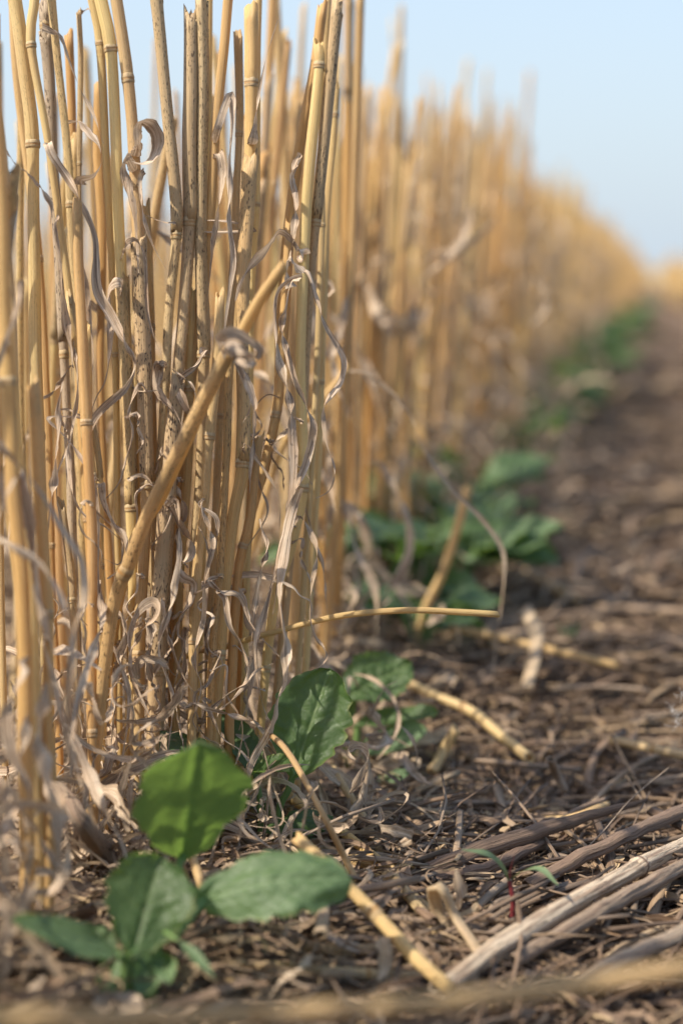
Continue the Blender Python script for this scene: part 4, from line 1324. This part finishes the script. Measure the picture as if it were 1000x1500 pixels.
dry_leaf('pale dry leaf hanging like a tongue from the golden straw', [g(560, 1372, .012), g(566, 1395, .010), g(562, 1420, .006), g(552, 1444, .003)], 22, .15, (.9, .5, .1))
dry_leaf('flat grey leaf scrap beside the golden straw', [g(568, 1306, .004), g(552, 1302, .008), g(535, 1312, .007)], 26, .1, (.6, 1, .2))
dry_leaf('wide grey dry leaf lying flat in the litter below the ribbed green leaf', [g(440, 1340, .008), g(480, 1362, .007), g(510, 1385, .006), g(540, 1392, .003)], 28, .15, (.5, 1, .3))
dry_leaf('cream curled leaf blade sweeping toward the soft foreground straw', [g(470, 1400, .008), g(440, 1418, .010), g(410, 1440, .008), g(385, 1475, .004)], 16, .6, (.9, .6, .2))
dry_leaf('arched grey leaf strip in the mid litter', [g(500, 1215, .006), g(545, 1210, .010), g(560, 1190, .016), g(580, 1197, .012), g(576, 1205, .008)], 8, .8, (.6, .9, .2))
dry_leaf('thin wavy leaf strip hanging over the mid ground, blurred', [g(585, 1060, .028), g(605, 1085, .024), g(610, 1120, .016), g(588, 1150, .008), g(572, 1190, .002)], 6, 1.2, (.7, .7, .2))
dry_leaf('broad pale husk folded beside the brown rough stick', [P(60, 1130, .47), P(90, 1180, .465), P(100, 1250, .455), P(82, 1300, .45), P(40, 1330, .45)], 22, 1.1, (.6, .9, .4))
dry_leaf('long soft leaf stripe slanting above the lowest seedling leaf', [P(0, 1140, .44), P(40, 1200, .44), P(80, 1262, .44), P(120, 1330, .44)], 10, .8, (.6, .8, .3))
dry_leaf('pale leaf strip lying over the ground by the two small leaves', [P(98, 1060, .50), P(125, 1120, .49), P(150, 1180, .48), P(180, 1240, .47), P(186, 1270, .465)], 17, .7, (.7, .9, .3))
dry_leaf('long wavy blurred leaf ribbon drooping in front of the second row stretch', [P(500, 545, .68), P(530, 545, .68), P(565, 568, .68), P(598, 605, .68), P(622, 660, .68), P(662, 715, .685), P(700, 755, .69), P(733, 800, .69), P(738, 845, .69), P(728, 930, .70), P(720, 1000, .70)], 6, .9, (.95, .3, .1), group='blurred leaf ribbons before the receding row')
dry_leaf('hooked blurred leaf ribbon falling beside the short leaning straw', [P(540, 680, .76), P(556, 680, .76), P(585, 730, .76), P(601, 785, .76), P(590, 835, .76), P(562, 880, .76), P(556, 940, .76)], 10, .8, (.8, .8, .2), group='blurred leaf ribbons before the receding row')
dry_leaf('thin blurred leaf ribbon bending above the seedling behind', [P(480, 700, .72), P(508, 750, .72), P(522, 805, .72), P(548, 862, .72), P(552, 930, .72)], 9, .8, (.8, .7, .2), group='blurred leaf ribbons before the receding row')
dry_leaf('small ring-shaped leaf curl just past the leaning trio', [P(458, 425, .62), P(466, 414, .62), P(480, 413, .62), P(487, 424, .62), P(478, 433, .62), P(464, 432, .62)], 9, .2, (.8, .9, .1), group='blurred leaf ribbons before the receding row')
dry_leaf('broad blurred pale leaf drooping by the far seedlings', [P(742, 660, 1.15), P(730, 700, 1.15), P(742, 760, 1.15), P(725, 830, 1.15)], 15, .6, (.85, .9, .1), group='blurred leaf ribbons before the receding row')

# ------------------------------------------------------------------ green plants
def green_leaf(parent, base, tip, normal, width, seed=0, lobes=5, amp=.07, cup=.15, droop=.1, kind='broad', mat=None, tone_g=.0, wav=1.0, name='leaf', bend=0.0, peak=.52):
    rr = np.random.default_rng(seed)
    base = np.array(base); tip = np.array(tip)
    ax = tip - base; L = np.linalg.norm(ax); ax /= L
    nrm = np.array(normal, float); nrm -= ax * (nrm @ ax); nrm /= np.linalg.norm(nrm)
    side = np.cross(ax, nrm)
    K, M = 64, 49
    t = np.linspace(0, 1, K)[:, None]; s = np.linspace(-1, 1, M)[None, :]
    if kind == 'broad':
        e = math.log(.5) / math.log(peak)
        w0 = np.clip(np.sin(np.pi * np.clip(t, 0, 1) ** e), 0, 1) ** .52
        w0 = w0 * np.clip(t / .10, 0, 1) ** .5
    elif kind == 'oval':
        w0 = np.clip(np.sin(np.pi * t ** .95), 0, 1) ** .62
    else:
        w0 = np.clip(np.sin(np.pi * t ** .8), 0, 1) ** .9
    ph = rr.uniform(0, 6.28, 2)
    lobe = np.where(s < 0, np.abs(np.sin(t * np.pi * lobes + ph[0] * .2)) ** .7, np.abs(np.sin(t * np.pi * (lobes + .4) + ph[1] * .2)) ** .7)
    edge = (1 - amp * 1.6 + amp * 2.0 * lobe + amp * .15 * np.abs(np.sin(t * np.pi * lobes * 2.6 + ph[1]))) * (1 + .025 * np.sin(t * 61 + ph[0]) * np.sign(s) + .02 * np.sin(t * 37 + ph[1]))
    mid = 1 - amp * .6
    ew = np.where(np.abs(s) > 0, mid + (edge - mid) * np.abs(s) ** 3, 1)
    hw = width / 2 * w0 * ew
    x = s * hw
    # end rounding: outer parts of the tip sit back
    y = t * L + .03 * L * (1 - np.abs(s)) * t ** 3 + .012 * L * lobe * np.abs(s) ** 3 * (t > .5)
    if kind == 'broad':
        y = y - .10 * L * (np.abs(s) ** 1.5) * np.clip((.22 - t) / .22, 0, 1)
    # side veins
    tv = np.array([.10, .22, .36, .50, .63, .75, .86])
    vein = np.exp(-(x / (width * .012 * (1.35 - t))) ** 2)
    nv = np.zeros_like(x); ridge = np.zeros_like(x)
    for i, v in enumerate(tv):
        off = v + .20 * np.abs(s) + .05 * s ** 2 + .015 * np.sin(s * 8 + i)
        d = (t - off) * L
        g_ = np.exp(-(d / (L * .007)) ** 2) * (1 - np.abs(s)) ** .35 * (np.abs(s) > .01)
        nv = np.maximum(nv, g_)
        ridge = np.maximum(ridge, np.exp(-(d / (L * .028)) ** 2) * (1 - .6 * np.abs(s)))
    vein = np.clip(np.maximum(vein * .9, nv * .42), 0, 1)
    z = cup * width * (s ** 2) * w0 - droop * L * t ** 2 + bend * L * np.sin(np.pi * t)
    z = z - .011 * width * ridge * wav - .03 * width * np.exp(-(x / (width * .035)) ** 2)
    z = z + wav * width * .085 * (vnoise(t * 5 + seed, s * 2.4 + seed, 1)) * 2 * np.abs(s) + wav * width * .065 * np.sin(t * 8 + ph[0] + s * 1.5) * s ** 2
    z = z + .018 * width * wav * vnoise(t * 17, s * 8, 3)
    Pn = base + x[..., None] * side + y[..., None] * ax + z[..., None] * nrm
    T = np.stack([vein, np.full_like(x, tone_g), np.broadcast_to(np.abs(s), x.shape)], -1)
    uv = np.stack([x / .03 + seed, y / .03], -1)
    mb = MB().grid(Pn, uv, T)
    o = mb.build(name, mat or M_GREEN, parent=parent)
    return o


def petiole(parent, pts, r0, r1, mat=None, name='petiole', flat=0.15):
    c = crom(pts, 26)
    mb = MB(); tube(mb, c, np.linspace(r0, r1, 26), (0, 0, 0), M=10, hollow=False, ribs=.06, flat=flat)
    mb.build(name, mat or M_GSTEM, parent=parent)


def V(x, y, z):
    v = RT * x + UP * y - FW * z          # z positive: toward the lens
    return v


def plant(label, base, group=None, name='canola_seedling', cat='seedling'):
    e = empty(name, base)
    tag(e, label, cat, group)
    return e


PG = 'seedlings along the foot of the row'
# front seedling
bA = base_at(188, .432, -.020); A = plant('front soft-focus seedling with a bright backlit leaf over darker ones', bA, PG)
def pt(x, y, d): return P(x, y, d)
q = pt(268, 1252, .464); green_leaf(A, q, pt(290, 1094, .442), V(.25, -.6, .8), 168 / FPX * .462, 3, 3, .085, .07, .01, tone_g=.2, wav=.6, peak=.58)
petiole(A, [bA + [.004, .004, .004], pt(222, 1400, .446), pt(244, 1320, .456), q], .0015, .0009)
q = pt(196, 1392, .430); green_leaf(A, q, pt(236, 1252, .441), V(.20, .35, .8), 130 / FPX * .446, 8, 4, .06, .14, .05, wav=.8, peak=.55)
petiole(A, [bA + [.0, 0, .003], pt(186, 1430, .436), q], .0020, .0013)
q = pt(300, 1316, .446); green_leaf(A, q, pt(512, 1290, .446), V(.0, .55, .75), 112 / FPX * .45, 12, 5, .06, -.12, -.02, tone_g=.12, wav=1.1, bend=.14, mat=M_GREEN2)
petiole(A, [bA + [.006, 0, .004], pt(222, 1408, .436), pt(262, 1362, .44), q], .0018, .0011)
q = pt(172, 1400, .425); green_leaf(A, q, pt(26, 1342, .415), V(.05, .62, .75), 50 / FPX * .42, 15, 3, .0, .10, .05, 'oval', tone_g=.5, mat=M_GREEN2)
petiole(A, [bA + [-.002, 0, .004], pt(184, 1425, .43), q], .0013, .0009)
q = pt(168, 1402, .436); green_leaf(A, q, pt(120, 1352, .444), V(.1, .5, .7), 42 / FPX * .44, 16, 3, .02, .12, .05, 'oval')
q = pt(262, 1378, .43); green_leaf(A, q, pt(316, 1430, .422), V(.2, .6, .6), 18 / FPX * .43, 17, 3, .0, .12, .08, 'narrow', tone_g=.3, mat=M_GREEN2)
petiole(A, [bA + [.004, 0, .006], pt(232, 1385, .435), q], .0009, .0006)
# broad pale leaf stalks at its foot
for k, (x0, y0, x1, y1, wd) in enumerate(((150, 1462, 178, 1390, 44), (205, 1462, 228, 1385, 48), (250, 1440, 236, 1400, 36))):
    green_leaf(A, pt(x0, y0, .428), pt(x1, y1, .437), V(.1, .2, .9), wd / FPX * .43, 40 + k, 2, .0, .25, 0, 'oval', tone_g=.7, mat=M_GREEN2, name='leaf_stalk')

# sharp seedling beside the ribbons
bB = base_at(392, .552, -.006); Bp = plant('sharp seedling with one tall scalloped leaf beside the hanging ribbons', bB, PG)
q = pt(432, 1128, .548); green_leaf(Bp, q, pt(480, 980, .552), V(-.22, .05, .95), 118 / FPX * .55, 5, 5, .065, .10, .06, wav=.8, peak=.50)
petiole(Bp, [bB + [.002, 0, .002], pt(408, 1192, .55), pt(422, 1158, .549), q], .0011, .0008)
q = pt(374, 1135, .551); green_leaf(Bp, q, pt(322, 1040, .562), V(.5, .5, .6), 62 / FPX * .55, 21, 4, .05, .22, .05, wav=.8)
petiole(Bp, [bB + [-.002, 0, .002], pt(381, 1180, .551), q], .0010, .0007)
q = pt(374, 1130, .549); green_leaf(Bp, q, pt(418, 1120, .53), V(.1, .6, .7), 66 / FPX * .55, 22, 4, .05, .20, .05, wav=.8)
q = pt(392, 1216, .541); green_leaf(Bp, q, pt(486, 1192, .545), V(-.05, .7, .6), 50 / FPX * .54, 23, 5, .06, -.12, .06, wav=1.3, bend=.06)
q = pt(430, 1222, .552); green_leaf(Bp, q, pt(480, 1226, .555), V(.0, .5, .7), 46 / FPX * .55, 24, 4, .04, .1, .05)
q = pt(394, 1190, .556); green_leaf(Bp, q, pt(358, 1165, .57), V(.2, .5, .7), 34 / FPX * .55, 25, 3, .03, .1, .05)
# pale leaf peeking over the backlit one
bB2 = base_at(262, .545, -.006); B2 = plant('seedling mostly hidden behind the backlit leaf, its pale top showing', bB2, PG)
q = pt(262, 1150, .54); green_leaf(B2, q, pt(282, 1070, .556), V(.05, .55, .8), 104 / FPX * .55, 26, 4, .04, .12, .15, tone_g=.6, mat=M_GREEN2, bend=.12)
petiole(B2, [bB2, pt(258, 1190, .542), q], .0011, .0008)

# next one along the row
bC = base_at(512, .66, -.006); Cp = plant('seedling behind the sharp one with a dark ruffled upper leaf', bC, PG)
q = pt(502, 1022, .655); green_leaf(Cp, q, pt(600, 968, .665), V(-.1, .45, .8), 88 / FPX * .66, 31, 5, .07, .10, .05, wav=1.5, mat=M_GREEN)
petiole(Cp, [bC, pt(505, 1090, .655), pt(498, 1050, .655), q], .0013, .0009)
q = pt(524, 1062, .655); green_leaf(Cp, q, pt(638, 1038, .65), V(.0, .75, .45), 44 / FPX * .65, 32, 4, .05, .10, .05, wav=1.2)
petiole(Cp, [bC, pt(520, 1100, .656), q], .0016, .0009)
q = pt(535, 1098, .65); green_leaf(Cp, q, pt(622, 1066, .645), V(.0, .55, .7), 46 / FPX * .65, 33, 4, .05, .10, .05, tone_g=.6, mat=M_GREEN2)
petiole(Cp, [bC, pt(522, 1118, .652), q], .0012, .0008)
q = pt(552, 1142, .63); green_leaf(Cp, q, pt(606, 1132, .63), V(.0, .7, .6), 24 / FPX * .63, 34, 3, .0, .10, .03, 'oval', tone_g=.5, mat=M_GREEN2)
q = pt(515, 1050, .657); green_leaf(Cp, q, pt(492, 1000, .66), V(.3, .3, .7), 36 / FPX * .65, 35, 3, .04, .10, .03)


def random_plant(x, y, d, label, n, size, seed):
    r = np.random.default_rng(seed)
    b = base_at(x, d, -.004)
    e = plant(label, b, PG)
    for k in range(n):
        a = r.uniform(0, 2 * np.pi); hgt = r.uniform(.5, 1.0) * size
        q_ = b + np.array([math.cos(a) * size * .35, math.sin(a) * size * .35, hgt])
        out = np.array([math.cos(a), math.sin(a), r.uniform(-.1, .6)]); out /= np.linalg.norm(out)
        L = size * r.uniform(.6, 1.0)
        green_leaf(e, q_, q_ + out * L, np.array([-math.cos(a) * .3, -math.sin(a) * .3 - .3, 1.0]), L * r.uniform(.6, .8), seed * 10 + k, 4, .06, .12, .15, tone_g=r.uniform(0, .5), wav=1.2,
                   mat=M_GREEN if r.random() < .6 else M_GREEN2)
        petiole(e, [b, b + (q_ - b) * .5 + np.array([0, 0, .1 * size]), q_], .0016, .001)
    return e


random_plant(560, 900, .86, 'blurred seedling behind the arching straw, darkest at its top', 9, 0.042, 1)
random_plant(612, 930, .80, 'blurred seedling low under the arching straw end', 9, 0.028, 2)
random_plant(625, 890, .90, 'blurred seedling behind the short leaning straw', 10, 0.047, 3)
random_plant(655, 880, .90, 'blurred seedling just past the short leaning straw', 9, 0.043, 4)
random_plant(615, 760, 1.00, 'blurred seedling half inside the row above the leaning straw', 9, 0.042, 5)
random_plant(668, 800, 1.05, 'blurred seedling where the drooping pale leaf ends', 10, 0.049, 6)
random_plant(702, 780, 1.18, 'blurred seedling beside the drooping pale leaf', 10, 0.051, 7)
random_plant(760, 700, 1.80, 'small soft green seedling further down the row', 11, 0.055, 8)
random_plant(798, 690, 1.95, 'soft green seedling nearest the bare inter-row', 11, 0.055, 9)
random_plant(835, 640, 2.35, 'soft green clump of a seedling at the bend of the green strip', 12, 0.071, 10)
random_plant(868, 620, 2.6, 'soft green seedling above the bend of the green strip', 12, 0.073, 11)
random_plant(885, 590, 3.1, 'faint green seedling near the far end of the strip', 12, 0.074, 12)
random_plant(905, 560, 3.9, 'faintest green seedling at the far end of the strip', 12, 0.079, 13)
random_plant(820, 690, 2.1, 'soft green seedling low beside the dark inter-row', 10, 0.049, 14)

random_plant(738, 720, 1.5, 'soft green seedling midway between the near and far green clumps', 9, 0.045, 15)
# red-stemmed sprout
bR = g(750, 1345, .004); Rp = plant('tiny sprout with a dark red stem and two slim green leaves', bR, None, 'red_stem_sprout', 'sprout')
dR = depth_of(bR)
nodeR = P(746, 1291, dR)
petiole(Rp, [bR, P(751, 1320, dR), nodeR], .00065, .0005, M_RED, 'stem')
def slim(pts, wpx, mat, nm, sd):
    cc = crom(pts, 40)
    mb = MB(); ribbon(mb, cc, wpx / FPX * dR * 1.1, .06, 1.1, (.5, .3, .2), fold=.35, seed=sd, crinkle=.1, taper=(.4, .15))
    mb.build(nm, mat, parent=Rp)
slim([nodeR, P(735, 1268, dR), P(712, 1250, dR - .004), P(676, 1245, dR - .006)], 11, M_GREEN2, 'leaf', 1)
slim([nodeR, P(765, 1277, dR), P(792, 1274, dR - .004), P(817, 1297, dR - .008)], 12, M_GREEN2, 'leaf', 2)
slim([nodeR, P(748, 1275, dR), P(752, 1258, dR), P(756, 1244, dR)], 13, M_RED, 'leaf', 3)
# small green blades in the inter-row, far
bS = g(832, 950, -.002); Sp = plant('minute green shoot standing alone in the bare inter-row', bS, None, 'green_shoot', 'sprout')
for k in range(3):
    cc = crom([bS, bS + np.array([.002 * (k - 1), 0, .006]), bS + np.array([.005 * (k - 1), 0, .012])], 16)
    mb = MB(); ribbon(mb, cc, .002, .05, 0, (.5, .3, .2), fold=.3, seed=k, crinkle=.1)
    mb.build('leaf', M_GREEN2, parent=Sp)

# white seed fluff at the edge of the frame
bF = g(992, 1095, .02)
rr = np.random.default_rng(3)
for k, (x, y) in enumerate(((984, 1040), (993, 1062), (998, 1018))):
    o_ = P(x, y, depth_of(bF) - .01)
    mb = MB()
    for q in range(14):
        dv = rr.normal(0, 1, 3); dv /= np.linalg.norm(dv)
        cc = crom([o_, o_ + dv * .002, o_ + dv * rr.uniform(.001, .0045) + rr.normal(0, .0008, 3)], 6)
        tube(mb, cc, .000035, (0, 0, 0), M=4, hollow=False)
    f = mb.build('seed_fluff', M_FLUFF, origin=o_)
    tag(f, ('lowest', 'middle', 'topmost')[[1, 0, 2][k]] + ' of the three white seed tufts caught at the photo edge', 'seed fluff', 'white seed tufts')
print('objects', len(bpy.data.objects))
